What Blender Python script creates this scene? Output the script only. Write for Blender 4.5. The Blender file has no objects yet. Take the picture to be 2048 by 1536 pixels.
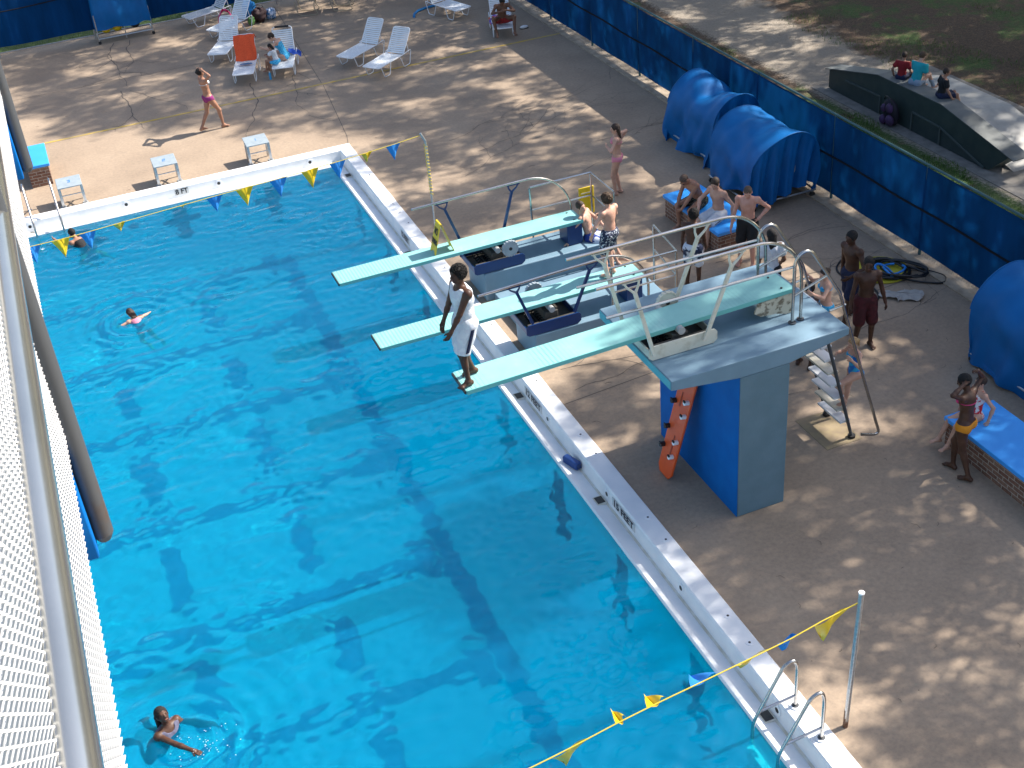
import bpy, math, random
import numpy as np
from mathutils import Vector, Matrix
sc = bpy.context.scene
COL = sc.collection
# ---------------------------------------------------------------- camera
cd = bpy.data.cameras.new('camera'); cam = bpy.data.objects.new('camera', cd); COL.objects.link(cam)
cd.sensor_width = 36; cd.lens = 2517.5/2048*36; cd.clip_start = 0.05; cd.clip_end = 2000
cam.location = (-6.4004, -28.8569, 11.8211); cam.rotation_euler = (.9863, .081, -.3879)
sc.camera = cam
# ---------------------------------------------------------------- sky and sun
SUN = Vector((.731, .013, .682)).normalized()
w = bpy.data.worlds.new('World'); sc.world = w; w.use_nodes = True
_s = w.node_tree.nodes.new('ShaderNodeTexSky'); _s.sky_type = 'NISHITA'; _s.sun_disc = False
_s.sun_elevation = math.radians(43); _s.sun_rotation = math.radians(89); _s.air_density = 1.0; _s.dust_density = 2.0; _s.ozone_density = 1.0
w.node_tree.links.new(_s.outputs[0], w.node_tree.nodes['Background'].inputs[0])
w.node_tree.nodes['Background'].inputs[1].default_value = .118
sl = bpy.data.lights.new('sun', 'SUN'); sl.energy = 5.0; sl.angle = math.radians(.53); sl.color = (1, .935, .85)
sun = bpy.data.objects.new('sun', sl); COL.objects.link(sun)
sun.location = (20, 0, 25); sun.rotation_euler = SUN.to_track_quat('Z', 'Y').to_euler()
sl.cycles.is_caustics_light = True
sc.view_settings.view_transform = 'Standard'; sc.view_settings.look = 'None'
sc.view_settings.exposure = 1.05; sc.view_settings.gamma = 1
sc.cycles.sample_clamp_indirect = 4; sc.cycles.max_bounces = 8; sc.cycles.transparent_max_bounces = 12
# ---------------------------------------------------------------- materials
def M(name, col, rough=.7, col2=None, scale=8, metal=0, bump=0, bscale=60, detail=4, lo=.35, hi=.65, spec=.5, coat=0, trans=0):
    m = bpy.data.materials.new(name); m.use_nodes = True; nt = m.node_tree; b = nt.nodes['Principled BSDF']
    b.inputs['Roughness'].default_value = rough; b.inputs['Metallic'].default_value = metal
    b.inputs['Specular IOR Level'].default_value = spec
    b.inputs['Coat Weight'].default_value = coat
    b.inputs['Base Color'].default_value = (*col, 1)
    tc = nt.nodes.new('ShaderNodeTexCoord')
    if col2:
        n = nt.nodes.new('ShaderNodeTexNoise'); n.inputs['Scale'].default_value = scale; n.inputs['Detail'].default_value = detail
        nt.links.new(tc.outputs['Object'], n.inputs['Vector'])
        r = nt.nodes.new('ShaderNodeValToRGB'); r.color_ramp.elements[0].position = lo; r.color_ramp.elements[1].position = hi
        r.color_ramp.elements[0].color = (*col, 1); r.color_ramp.elements[1].color = (*col2, 1)
        nt.links.new(n.outputs['Fac'], r.inputs[0]); nt.links.new(r.outputs[0], b.inputs['Base Color'])
    if bump:
        n = nt.nodes.new('ShaderNodeTexNoise'); n.inputs['Scale'].default_value = bscale; n.inputs['Detail'].default_value = 3
        nt.links.new(tc.outputs['Object'], n.inputs['Vector'])
        bp = nt.nodes.new('ShaderNodeBump'); bp.inputs['Strength'].default_value = bump; bp.inputs['Distance'].default_value = .01
        nt.links.new(n.outputs['Fac'], bp.inputs['Height']); nt.links.new(bp.outputs[0], b.inputs['Normal'])
    return m
def nodes(m):
    nt = m.node_tree
    def N(t, **kw):
        n = nt.nodes.new('ShaderNode'+t)
        for k, v in kw.items():
            if k.startswith('i_'):
                key = k[2:]; key = int(key) if key.isdigit() else key.replace('_', ' ')
                n.inputs[key].default_value = v
            else: setattr(n, k, v)
        return n
    return nt, N, nt.links.new
def ramp(N, L, src, stops):
    r = N('ValToRGB'); e = r.color_ramp.elements
    while len(e) < len(stops): e.new(.5)
    for i, (p, c) in enumerate(stops):
        e[i].position = p; e[i].color = (*c, 1) if len(c) == 3 else c
    L(src, r.inputs[0]); return r.outputs[0]
# deck concrete
def deck_mat():
    m = bpy.data.materials.new('deck_concrete'); m.use_nodes = True; nt, N, L = nodes(m); b = nt.nodes['Principled BSDF']
    g = N('NewGeometry'); b.inputs['Roughness'].default_value = .85
    n1 = N('TexNoise', i_Scale=.55, i_Detail=7.0, i_Roughness=.62); L(g.outputs['Position'], n1.inputs['Vector'])
    c1 = ramp(N, L, n1.outputs['Fac'], [(.3, (.272, .207, .147)), (.55, (.345, .264, .187)), (.75, (.385, .30, .215))])
    n2 = N('TexNoise', i_Scale=14.0, i_Detail=6.0, i_Roughness=.7); L(g.outputs['Position'], n2.inputs['Vector'])
    c2 = ramp(N, L, n2.outputs['Fac'], [(.3, (.78, .78, .80)), (.7, (1.1, 1.08, 1.06))])
    mx = N('MixRGB', blend_type='MULTIPLY', i_Fac=1.0); L(c1, mx.inputs[1]); L(c2, mx.inputs[2])
    n3 = N('TexNoise', i_Scale=1.6, i_Detail=8.0, i_Roughness=.75); L(g.outputs['Position'], n3.inputs['Vector'])
    c3 = ramp(N, L, n3.outputs['Fac'], [(.60, (1, 1, 1)), (.72, (.72, .74, .76))])
    mx2 = N('MixRGB', blend_type='MULTIPLY', i_Fac=.7); L(mx.outputs[0], mx2.inputs[1]); L(c3, mx2.inputs[2])
    # dark specks
    v = N('TexVoronoi', i_Scale=2.3); L(g.outputs['Position'], v.inputs['Vector'])
    c4 = ramp(N, L, v.outputs['Distance'], [(.018, (.35, .33, .3)), (.03, (1, 1, 1))])
    mx3 = N('MixRGB', blend_type='MULTIPLY', i_Fac=.8); L(mx2.outputs[0], mx3.inputs[1]); L(c4, mx3.inputs[2])
    L(mx3.outputs[0], b.inputs['Base Color'])
    bp = N('Bump', i_Strength=.25, i_Distance=.01); L(n2.outputs['Fac'], bp.inputs['Height']); L(bp.outputs[0], b.inputs['Normal'])
    return m
MAT = {}
MAT['deck'] = deck_mat()
MAT['coping'] = M('white_pool_plaster', (.70, .72, .73), .45, (.80, .80, .79), 3, bump=.1, lo=.3, hi=.6)
MAT['basin'] = M('blue_pool_plaster', (.32, .86, .98), .7, (.38, .90, .98), 1.2)
MAT['tile'] = M('dark_blue_tile', (.012, .05, .11), .5)
MAT['lane'] = M('hazed_lane_paint', (.03, .30, .50), .7, (.06, .40, .62), 1.1)  # lane blue lightened to imitate the haze of the water above
MAT['stain'] = M('yellow_stain', (.55, .50, .38), .7, (.68, .66, .58), 5)
MAT['steel'] = M('stainless_steel', (.56, .55, .53), .24, (.44, .42, .40), 3, metal=1)
MAT['galv'] = M('galvanised_steel', (.42, .42, .42), .38, (.55, .55, .55), 25, metal=.85)
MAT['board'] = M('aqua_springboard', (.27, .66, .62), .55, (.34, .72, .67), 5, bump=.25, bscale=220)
MAT['boardside'] = M('aqua_edge', (.13, .42, .40), .5)  # darker aqua for board undersides and edge ribs
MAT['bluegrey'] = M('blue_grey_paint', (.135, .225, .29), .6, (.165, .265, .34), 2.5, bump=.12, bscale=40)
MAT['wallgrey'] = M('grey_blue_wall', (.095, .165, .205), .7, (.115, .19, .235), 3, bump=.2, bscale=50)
MAT['blue'] = M('blue_paint', (.001, .105, .37), .6, (.001, .125, .42), 3, spec=.15)
MAT['vinyl'] = M('light_blue_pad', (.03, .30, .80), .42, (.04, .34, .86), 2)
MAT['navy'] = M('navy_blue_metal', (.004, .032, .13), .35)
MAT['cream'] = M('cream_painted_steel', (.62, .60, .50), .45, (.50, .46, .35), 9, lo=.5, hi=.72)
MAT['white'] = M('white_paint', (.78, .79, .80), .4)
MAT['strap'] = M('white_vinyl_strap', (.74, .78, .80), .45)
MAT['black'] = M('black_rubber', (.012, .012, .014), .55)
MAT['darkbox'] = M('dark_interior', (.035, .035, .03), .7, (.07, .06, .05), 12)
MAT['yellow'] = M('yellow_plastic', (.72, .50, .01), .45)
MAT['flagblue'] = M('blue_pennant', (.02, .22, .62), .5)
MAT['rope'] = M('yellow_rope', (.66, .50, .04), .6)
MAT['orange'] = M('orange_plastic', (.72, .10, .02), .42, (.64, .085, .02), 6)
MAT['grey'] = M('grey_plastic', (.33, .34, .34), .5)
MAT['ltgrey'] = M('pale_grey_paint', (.30, .35, .38), .5, (.25, .30, .33), 8)
MAT['rampgreen'] = M('dark_green_panel', (.035, .055, .05), .5, (.05, .07, .062), 4)
MAT['ramptop'] = M('grey_ramp_sheet', (.11, .12, .115), .6, (.15, .16, .155), 3)
MAT['chain'] = M('galvanised_wire', (.62, .62, .62), .5, metal=0)
MAT['chaindark'] = M('dull_wire', (.20, .19, .17), .6)
MAT['hose'] = M('black_hose', (.012, .013, .014), .4)
MAT['fencegreen'] = M('green_painted_rail', (.03, .09, .10), .45)
MAT['rust'] = M('weathered_pipe', (.066, .072, .08), .5, (.08, .05, .035), 7, lo=.60, hi=.75, metal=.1)
MAT['tan'] = M('tan_frame', (.35, .29, .20), .5)
MAT['wire'] = M('dark_wire', (.012, .014, .018), .8, spec=.1)
MAT['bark'] = M('pine_bark', (.05, .035, .025), .9, (.09, .065, .05), 14, bump=.8, bscale=20)
MAT['needles'] = M('pine_needles', (.04, .075, .02), .7, (.07, .11, .03), 3)
MAT['amber'] = M('yellow_line_paint', (.50, .33, .05), .8, (.42, .31, .13), 6)
MAT['crack'] = M('crack_filler', (.10, .085, .07), .9)
MAT['kerb'] = M('pale_concrete_kerb', (.27, .21, .15), .9, (.42, .34, .25), 4, bump=.5)
def skin(name, a, b): return M(name, a, .5, b, 9, spec=.35, bump=.08, bscale=30)
def tarp_mat(name='blue_tarp', c=(.001, .10, .30), c2=(.002, .12, .36)):
    m = M(name, c, .5, c2, 2.5, bump=.3, bscale=7, spec=.22)
    return m
MAT['tarp'] = tarp_mat()
def screen_mat():
    m = bpy.data.materials.new('blue_windscreen'); m.use_nodes = True; nt, N, L = nodes(m); out = nt.nodes['Material Output']
    b = nt.nodes['Principled BSDF']; b.inputs['Roughness'].default_value = .85; b.inputs['Specular IOR Level'].default_value = .1
    g = N('NewGeometry'); mp = N('Mapping'); mp.inputs['Scale'].default_value = (2, 1.1, .35); L(g.outputs['Position'], mp.inputs[0])
    n = N('TexNoise', i_Scale=1.3, i_Detail=6.0, i_Roughness=.6); L(mp.outputs[0], n.inputs['Vector'])
    c = ramp(N, L, n.outputs['Fac'], [(.3, (.001, .026, .085)), (.6, (.002, .042, .145)), (.8, (.006, .068, .24))])
    L(c, b.inputs['Base Color'])
    n2 = N('TexNoise', i_Scale=90.0, i_Detail=2.0); L(g.outputs['Position'], n2.inputs['Vector'])
    bp = N('Bump', i_Strength=.35, i_Distance=.01); L(n2.outputs['Fac'], bp.inputs['Height']); L(bp.outputs[0], b.inputs['Normal'])
    t = N('BsdfTranslucent'); L(c, t.inputs[0]); mx = N('MixShader', i_0=.36); L(b.outputs[0], mx.inputs[1]); L(t.outputs[0], mx.inputs[2]); L(mx.outputs[0], out.inputs[0])
    return m
MAT['screen'] = screen_mat()
def brick_mat(name, c1, c2, mortar, side):
    m = bpy.data.materials.new(name); m.use_nodes = True; nt, N, L = nodes(m); b = nt.nodes['Principled BSDF']; b.inputs['Roughness'].default_value = .9
    tc = N('TexCoord'); sp = N('SeparateXYZ'); L(tc.outputs['Object'], sp.inputs[0])
    ad = N('Math', operation='ADD'); L(sp.outputs[0], ad.inputs[0]); L(sp.outputs[1], ad.inputs[1])
    cb = N('CombineXYZ'); L(ad.outputs[0], cb.inputs[0]); L(sp.outputs[2], cb.inputs[1])
    br = N('TexBrick', i_Scale=1.0); br.inputs['Brick Width'].default_value = .215; br.inputs['Row Height'].default_value = .075
    br.inputs['Mortar Size'].default_value = .007; br.inputs['Color1'].default_value = (*c1, 1); br.inputs['Color2'].default_value = (*c2, 1); br.inputs['Mortar'].default_value = (*mortar, 1)
    L(cb.outputs[0], br.inputs['Vector'])
    n = N('TexNoise', i_Scale=22.0, i_Detail=4.0); L(tc.outputs['Object'], n.inputs['Vector'])
    cr = ramp(N, L, n.outputs['Fac'], [(.3, (.6, .6, .6)), (.7, (1.25, 1.2, 1.15))])
    mx = N('MixRGB', blend_type='MULTIPLY', i_Fac=.8); L(br.outputs[0], mx.inputs[1]); L(cr, mx.inputs[2]); L(mx.outputs[0], b.inputs['Base Color'])
    bp = N('Bump', i_Strength=.6, i_Distance=.01, invert=True); L(br.outputs['Fac'], bp.inputs['Height']); L(bp.outputs[0], b.inputs['Normal'])
    return m
MAT['brick'] = brick_mat('brick', (.16, .075, .05), (.23, .13, .09), (.36, .32, .27), 0)
# ---------------------------------------------------------------- mesh helper
class MB:
    def __init__(s): s.v = []; s.f = []
    def add(s, vs, fs):
        k = len(s.v); s.v += [tuple(map(float, p)) for p in vs]; s.f += [tuple(i+k for i in f) for f in fs]; return s
    def box(s, x0, y0, z0, x1, y1, z1):
        vs = [(x, y, z) for z in (z0, z1) for y in (y0, y1) for x in (x0, x1)]
        return s.add(vs, [(0, 2, 3, 1), (4, 5, 7, 6), (0, 1, 5, 4), (2, 6, 7, 3), (0, 4, 6, 2), (1, 3, 7, 5)])
    def obox(s, c, size, R=None):
        R = R or Matrix.Identity(3); h = [d/2 for d in size]; c = Vector(c)
        vs = [c + R @ Vector((x*h[0], y*h[1], z*h[2])) for z in (-1, 1) for y in (-1, 1) for x in (-1, 1)]
        return s.add(vs, [(0, 2, 3, 1), (4, 5, 7, 6), (0, 1, 5, 4), (2, 6, 7, 3), (0, 4, 6, 2), (1, 3, 7, 5)])
    def bar(s, a, b, w, h, up=(0, 0, 1)):
        a = Vector(a); b = Vector(b); d = (b-a); L = d.length; d.normalize(); x = d.cross(Vector(up))
        if x.length < 1e-4: x = d.cross(Vector((1, 0, 0)))
        x.normalize(); u = x.cross(d); R = Matrix((x, d, u)).transposed(); return s.obox((a+b)/2, (w, L, h), R)
    def tube(s, pts, r, n=8, caps=True, closed=False):
        P = [Vector(p) for p in pts]; m = len(P); rr = r if hasattr(r, '__len__') else [r]*m
        T = []
        for i in range(m):
            if closed: t = P[(i+1) % m]-P[i-1]
            else: t = P[min(i+1, m-1)]-P[max(i-1, 0)]
            T.append(t.normalized())
        u = T[0].orthogonal().normalized(); vs = []
        for i in range(m):
            u = u - T[i]*u.dot(T[i])
            if u.length < 1e-6: u = T[i].orthogonal()
            u.normalize(); w_ = T[i].cross(u)
            for j in range(n):
                a = 2*math.pi*j/n; vs.append(P[i]+(u*math.cos(a)+w_*math.sin(a))*rr[i])
        fs = []
        for i in range(m if closed else m-1):
            for j in range(n):
                i2 = (i+1) % m; fs.append((i*n+j, i*n+(j+1) % n, i2*n+(j+1) % n, i2*n+j))
        if caps and not closed: fs.append(tuple(range(n-1, -1, -1))); fs.append(tuple((m-1)*n+j for j in range(n)))
        return s.add(vs, fs)
    def cyl(s, a, b, r, n=20, r2=None): return s.tube([a, b], [r, r if r2 is None else r2], n)
    def extrude(s, prof, d0, d1, axis):  # prof: list of 2D, extruded along axis 'x' or 'y' or 'z'
        f = {'x': lambda p, d: (d, p[0], p[1]), 'y': lambda p, d: (p[0], d, p[1]), 'z': lambda p, d: (p[0], p[1], d)}[axis]
        n = len(prof); vs = [f(p, d0) for p in prof]+[f(p, d1) for p in prof]
        fs = [(i, (i+1) % n, n+(i+1) % n, n+i) for i in range(n)]+[tuple(range(n-1, -1, -1)), tuple(range(n, 2*n))]
        return s.add(vs, fs)
    def grid(s, fn, nu, nv):
        vs = [fn(i/(nu-1), j/(nv-1)) for j in range(nv) for i in range(nu)]
        fs = [(j*nu+i, j*nu+i+1, (j+1)*nu+i+1, (j+1)*nu+i) for j in range(nv-1) for i in range(nu-1)]
        return s.add(vs, fs)
    def ellip(s, c, r, R=None, nu=14, nv=9):
        R = R or Matrix.Identity(3); c = Vector(c)
        def f(u, v):
            a = u*2*math.pi; b = (v-.5)*math.pi
            return c + R @ Vector((r[0]*math.cos(a)*math.cos(b), r[1]*math.sin(a)*math.cos(b), r[2]*math.sin(b)))
        return s.grid(f, nu, nv)
def fillet(pts, r, n=5, closed=False):
    P = [Vector(p) for p in pts]; out = []; m = len(P)
    for i, p in enumerate(P):
        if not closed and (i == 0 or i == m-1): out.append(p); continue
        a = P[i-1]; b = P[(i+1) % m]; da = (a-p); db = (b-p); rr = min(r, da.length*.49, db.length*.49)
        A = p+da.normalized()*rr; B = p+db.normalized()*rr
        for k in range(n+1):
            t = k/n; out.append(A*(1-t)**2+p*2*t*(1-t)+B*t*t)
    return out
def mesh_obj(name, v, f, mat, smooth=35):
    me = bpy.data.meshes.new(name)
    if isinstance(v, np.ndarray):
        me.vertices.add(len(v)); me.vertices.foreach_set('co', v.astype(np.float32).ravel())
        n = f.shape[1]; me.loops.add(len(f)*n); me.loops.foreach_set('vertex_index', f.astype(np.int32).ravel())
        me.polygons.add(len(f)); me.polygons.foreach_set('loop_start', np.arange(0, len(f)*n, n, dtype=np.int32)); me.polygons.foreach_set('loop_total', np.full(len(f), n, dtype=np.int32))
        me.update(calc_edges=True); me.validate()
    else: me.from_pydata(v, [], f)
    for m in (mat if isinstance(mat, (list, tuple)) else [mat]): me.materials.append(m)
    if smooth:
        me.polygons.foreach_set('use_smooth', [True]*len(me.polygons))
        if smooth < 180: me.set_sharp_from_angle(angle=math.radians(smooth))
    o = bpy.data.objects.new(name, me); COL.objects.link(o); return o
def build(mb, name, mat, parent=None, off=None, smooth=35, bevel=0, label=None, recv=False):
    v = mb.v if off is None else [(p[0]-off[0], p[1]-off[1], p[2]-off[2]) for p in mb.v]
    o = mesh_obj(name, v, mb.f, mat, smooth)
    if bevel:
        b = o.modifiers.new('bevel', 'BEVEL'); b.width = bevel; b.segments = 2; b.limit_method = 'ANGLE'; b.angle_limit = .7
    if parent: o.parent = parent
    if label: o['label'] = label
    if recv: o.cycles.is_caustics_receiver = True
    return o
def tag(o, label=None, cat=None, group=None, kind=None):
    if label: o['label'] = label
    if cat: o['category'] = cat
    if group: o['group'] = group
    if kind: o['kind'] = kind
    return o
class T:  # a thing: an empty that parents its parts; parts given in world (w=True) or local coordinates
    def __init__(s, name, label, cat, loc=(0, 0, 0), rz=0, group=None):
        s.o = bpy.data.objects.new(name, None); COL.objects.link(s.o); s.o.empty_display_size = .1
        s.loc = loc; s.o.location = loc; s.o.rotation_euler = (0, 0, rz); tag(s.o, label, cat, group)
    def part(s, name, mb, mat, parent=None, w=True, **kw):
        return build(mb, name, mat, parent or s.o, s.loc if w else None, **kw)
def structure(name, mb, mat, **kw): return tag(build(mb, name, mat, **kw), kind='structure')
def copy_tree(o, parent=None):
    c = o.copy(); COL.objects.link(c)
    if parent: c.parent = parent
    for ch in o.children: copy_tree(ch, c)
    return c
def arc(c, r, a0, a1, n, plane='xz'):
    out = []
    for i in range(n+1):
        a = math.radians(a0+(a1-a0)*i/n); p = (r*math.cos(a), r*math.sin(a))
        out.append((c[0]+p[0], c[1], c[2]+p[1]) if plane == 'xz' else (c[0]+p[0], c[1]+p[1], c[2]))
    return out
def inside_frame(P, m=0.03):
    q = CAMR @ (Vector(P)-cam.location)
    if q.z > -.1: return False
    u = q.x/-q.z*2517.5/1024; v = q.y/-q.z*2517.5/768
    return abs(u) < 1+m and abs(v) < 1+m
CAMR = cam.rotation_euler.to_matrix().transposed()
WZ = -.225   # water level
# ================================================================ ground, deck, pool
PX0, PY0 = -16.6, -26.9     # outer pool corners (far left, near end); the others are x=0, y=0
FX = 8.05; FY = 13.05       # the two fence lines
g = MB(); R0 = (-40, -46, FX+.35, FY+.5); B = 900
g.add([(-B, -B, -.04), (B, -B, -.04), (B, R0[1], -.04), (-B, R0[1], -.04)], [(0, 1, 2, 3)])
g.add([(-B, R0[3], -.04), (B, R0[3], -.04), (B, B, -.04), (-B, B, -.04)], [(0, 1, 2, 3)])
g.add([(R0[2], R0[1], -.04), (B, R0[1], -.04), (B, R0[3], -.04), (R0[2], R0[3], -.04)], [(0, 1, 2, 3)])
g.add([(-B, R0[1], -.04), (R0[0], R0[1], -.04), (R0[0], R0[3], -.04), (-B, R0[3], -.04)], [(0, 1, 2, 3)])
def ground_mat():
    m = bpy.data.materials.new('sandy_ground'); m.use_nodes = True; nt, N, L = nodes(m); b = nt.nodes['Principled BSDF']; b.inputs['Roughness'].default_value = .95
    g_ = N('NewGeometry'); sp = N('SeparateXYZ'); L(g_.outputs['Position'], sp.inputs[0])
    n = N('TexNoise', i_Scale=.9, i_Detail=8.0, i_Roughness=.65); L(g_.outputs['Position'], n.inputs['Vector'])
    nf = N('TexNoise', i_Scale=16.0, i_Detail=8.0, i_Roughness=.8); L(g_.outputs['Position'], nf.inputs['Vector'])
    sand = ramp(N, L, nf.outputs['Fac'], [(.3, (.23, .19, .145)), (.6, (.34, .29, .23)), (.8, (.39, .335, .27))])
    straw = ramp(N, L, nf.outputs['Fac'], [(.3, (.03, .02, .012)), (.55, (.10, .062, .036)), (.75, (.20, .135, .085))])
    grass = ramp(N, L, nf.outputs['Fac'], [(.3, (.02, .045, .008)), (.7, (.085, .145, .025))])
    # grass strip beside the fence and scattered patches
    ad = N('Math', operation='MULTIPLY_ADD', i_1=3.4, i_2=-1.7); L(n.outputs['Fac'], ad.inputs[0])
    xw = N('Math', operation='ADD'); L(sp.outputs[0], xw.inputs[0]); L(ad.outputs[0], xw.inputs[1])
    # sand path between x 9.3 and 13.2, straw beyond
    mr = N('MapRange', i_1=13.6, i_2=14.2); L(xw.outputs[0], mr.inputs[0])
    mx = N('MixRGB'); L(mr.outputs[0], mx.inputs[0]); L(sand, mx.inputs[1]); L(straw, mx.inputs[2])
    n4 = N('TexNoise', i_Scale=.45, i_Detail=6.0, i_Roughness=.7); L(g_.outputs['Position'], n4.inputs['Vector'])
    pt = ramp(N, L, n4.outputs['Fac'], [(.48, (0, 0, 0)), (.56, (1, 1, 1))])
    fr = N('MapRange', i_1=14.6, i_2=15.6); L(xw.outputs[0], fr.inputs[0])
    pm = N('Math', operation='MULTIPLY'); L(pt, pm.inputs[0]); L(fr.outputs[0], pm.inputs[1])
    mx2 = N('MixRGB'); L(pm.outputs[0], mx2.inputs[0]); L(mx.outputs[0], mx2.inputs[1]); L(grass, mx2.inputs[2])
    sc2 = N('Math', operation='MULTIPLY_ADD', i_1=1.2, i_2=-.6); L(nf.outputs['Fac'], sc2.inputs[0]); xn = N('Math', operation='ADD'); L(sp.outputs[0], xn.inputs[0]); L(sc2.outputs[0], xn.inputs[1])
    m1 = N('MapRange', i_1=11.3, i_2=11.05); L(xn.outputs[0], m1.inputs[0])
    n5 = N('TexNoise', i_Scale=1.1, i_Detail=5.0); L(g_.outputs['Position'], n5.inputs['Vector'])
    yg = N('MapRange', i_1=-2.0, i_2=-6.0, i_3=-.13, i_4=.12); L(sp.outputs[1], yg.inputs[0]); ng = N('Math', operation='ADD'); L(n5.outputs['Fac'], ng.inputs[0]); L(yg.outputs[0], ng.inputs[1])
    gs = ramp(N, L, ng.outputs[0], [(.44, (0, 0, 0)), (.52, (1, 1, 1))])
    near = N('MixRGB'); L(gs, near.inputs[0]); L(straw, near.inputs[1]); L(grass, near.inputs[2])
    mx3 = N('MixRGB'); L(m1.outputs[0], mx3.inputs[0]); L(mx2.outputs[0], mx3.inputs[1]); L(near.outputs[0], mx3.inputs[2])
    # behind the back fence: grass
    yb = N('MapRange', i_1=13.3, i_2=13.6); L(sp.outputs[1], yb.inputs[0]); xb = N('MapRange', i_1=9.0, i_2=8.0); L(sp.outputs[0], xb.inputs[0])
    yy = N('Math', operation='MULTIPLY'); L(yb.outputs[0], yy.inputs[0]); L(xb.outputs[0], yy.inputs[1])
    mx4 = N('MixRGB'); L(yy.outputs[0], mx4.inputs[0]); L(mx3.outputs[0], mx4.inputs[1]); L(grass, mx4.inputs[2])
    L(mx4.outputs[0], b.inputs['Base Color'])
    bp = N('Bump', i_Strength=.8, i_Distance=.04); L(nf.outputs['Fac'], bp.inputs['Height']); L(bp.outputs[0], b.inputs['Normal'])
    return m
structure('ground', g, ground_mat(), smooth=0)
d = MB()
x0, y0, x1, y1 = R0
d.add([(x0, 0, 0), (x1, 0, 0), (x1, y1, 0), (x0, y1, 0)], [(0, 1, 2, 3)])
d.add([(0, y0, 0), (x1, y0, 0), (x1, 0, 0), (0, 0, 0)], [(0, 1, 2, 3)])
d.add([(x0, y0, 0), (PX0, y0, 0), (PX0, 0, 0), (x0, 0, 0)], [(0, 1, 2, 3)])
d.add([(PX0, y0, 0), (0, y0, 0), (0, PY0, 0), (PX0, PY0, 0)], [(0, 1, 2, 3)])
for a, b_ in (((x0, y0), (x1, y0)), ((x1, y0), (x1, y1)), ((x1, y1), (x0, y1))):
    d.add([(*a, -.3), (*b_, -.3), (*b_, 0), (*a, 0)], [(0, 1, 2, 3)])
structure('pool_deck', d, MAT['deck'], smooth=0)
structure('yellow_line', MB().box(-14, 4.55, .001, 7.75, 4.64, .005), MAT['amber'], smooth=0)
# joints and cracks
rng = random.Random(4)
jt = MB()
for a, b_ in (((.1, .55), (.55, 4.5)), ((-.02, .0), (.1, .55)), ((.55, 4.7), (1.1, 12.9)), ((0, -12.9), (8, -12.2)), ((-9, 8.6), (7.9, 8.3))):
    a = Vector((*a, .003)); b_ = Vector((*b_, .003)); n = (b_-a).cross(Vector((0, 0, 1))).normalized()*.008
    jt.add([a-n, b_-n, b_+n, a+n], [(0, 1, 2, 3)])
structure('deck_joints', jt, MAT['crack'], smooth=0)
ck = MB()
def crack(x, y, ang, length, wid=.016, depth=0):
    p = Vector((x, y, .004)); a = ang; L_ = 0; prev = None
    while L_ < length:
        st = rng.uniform(.08, .2); a += rng.uniform(-.5, .5); a += (ang-a)*.35
        q = p+Vector((math.cos(a), math.sin(a), 0))*st; n = Vector((-math.sin(a), math.cos(a), 0))*wid*.5*rng.uniform(.5, 1.3)*(1-.6*L_/length)
        cur = (p-n, p+n)
        if prev: ck.add([prev[0], prev[1], cur[1], cur[0]], [(0, 1, 2, 3)])
        prev = cur; p = q; L_ += st
        if depth < 2 and rng.random() < .10: crack(p.x, p.y, a+rng.choice((-1, 1))*rng.uniform(.5, 1), length*.3, wid*.7, depth+1)
for c in ((-4.2, 12.2, -1.6, 4.6, .035), (-3.7, 12.2, -1.75, 3.5, .03), (-4.6, 7.5, -1.55, 3.5, .035), (-4.35, 7.4, -1.3, 3, .02), (-1.2, 5.9, -1.9, 4.4, .03), (.2, 6.1, -1.75, 3.6, .025),
          (2.2, -1.2, .35, 5.5, .016), (2.6, -2.2, .45, 5, .016), (1.8, -3.4, .3, 5.5, .014), (3.5, -1.4, .2, 4.2, .014), (4.2, -4.6, .5, 3.5, .014), (5.2, -3.2, .1, 2.6, .014),
          (4.6, -9.9, .2, 3.2, .02), (5.0, -10.6, .35, 2.8, .02), (5.2, -11.2, .2, 2.6, .02), (5.6, -10.2, -.4, 2.4, .016), (5.8, -11.6, .5, 2, .016), (4.4, -13.4, .1, 3, .014),
          (.4, -11.9, -.2, 2.4, .02), (.35, -12.6, .05, 3, .016), (2.0, -14.2, .2, 2.2, .012)):
    crack(*c[:5])
structure('deck_cracks', ck, MAT['crack'], smooth=0)
# coping: swept profile round the pool
prof = [(0, -.02), (0, .02), (-.015, .034), (-.30, .034), (-.322, .014), (-.333, -.16), (-.345, -.215), (-.385, -.238), (-.50, -.215), (-.585, -.185), (-.615, -.185), (-.635, -.21), (-.64, -.60)]
def sweep(prof, mat, name, off=0):
    mb = MB(); vs = []; fs = []; n = len(prof)
    corners = [(0, 0, 1, 1), (0, PY0, 1, -1), (PX0, PY0, -1, -1), (PX0, 0, -1, 1)]
    for cx, cy, sx, sy in corners:
        for o, z in prof: vs.append((cx+sx*o, cy+sy*o, z))
    for c in range(4):
        for k in range(n-1):
            a = c*n+k; b_ = ((c+1) % 4)*n+k; fs.append((a, a+1, b_+1, b_))
    mb.add(vs, fs); return structure(name, mb, mat, smooth=30)
cp = sweep(prof, MAT['coping'], 'pool_coping')
st = sweep([(-.335, -.17), (-.3435, -.2145), (-.383, -.2345)], MAT['stain'], 'gutter_stain')
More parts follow.
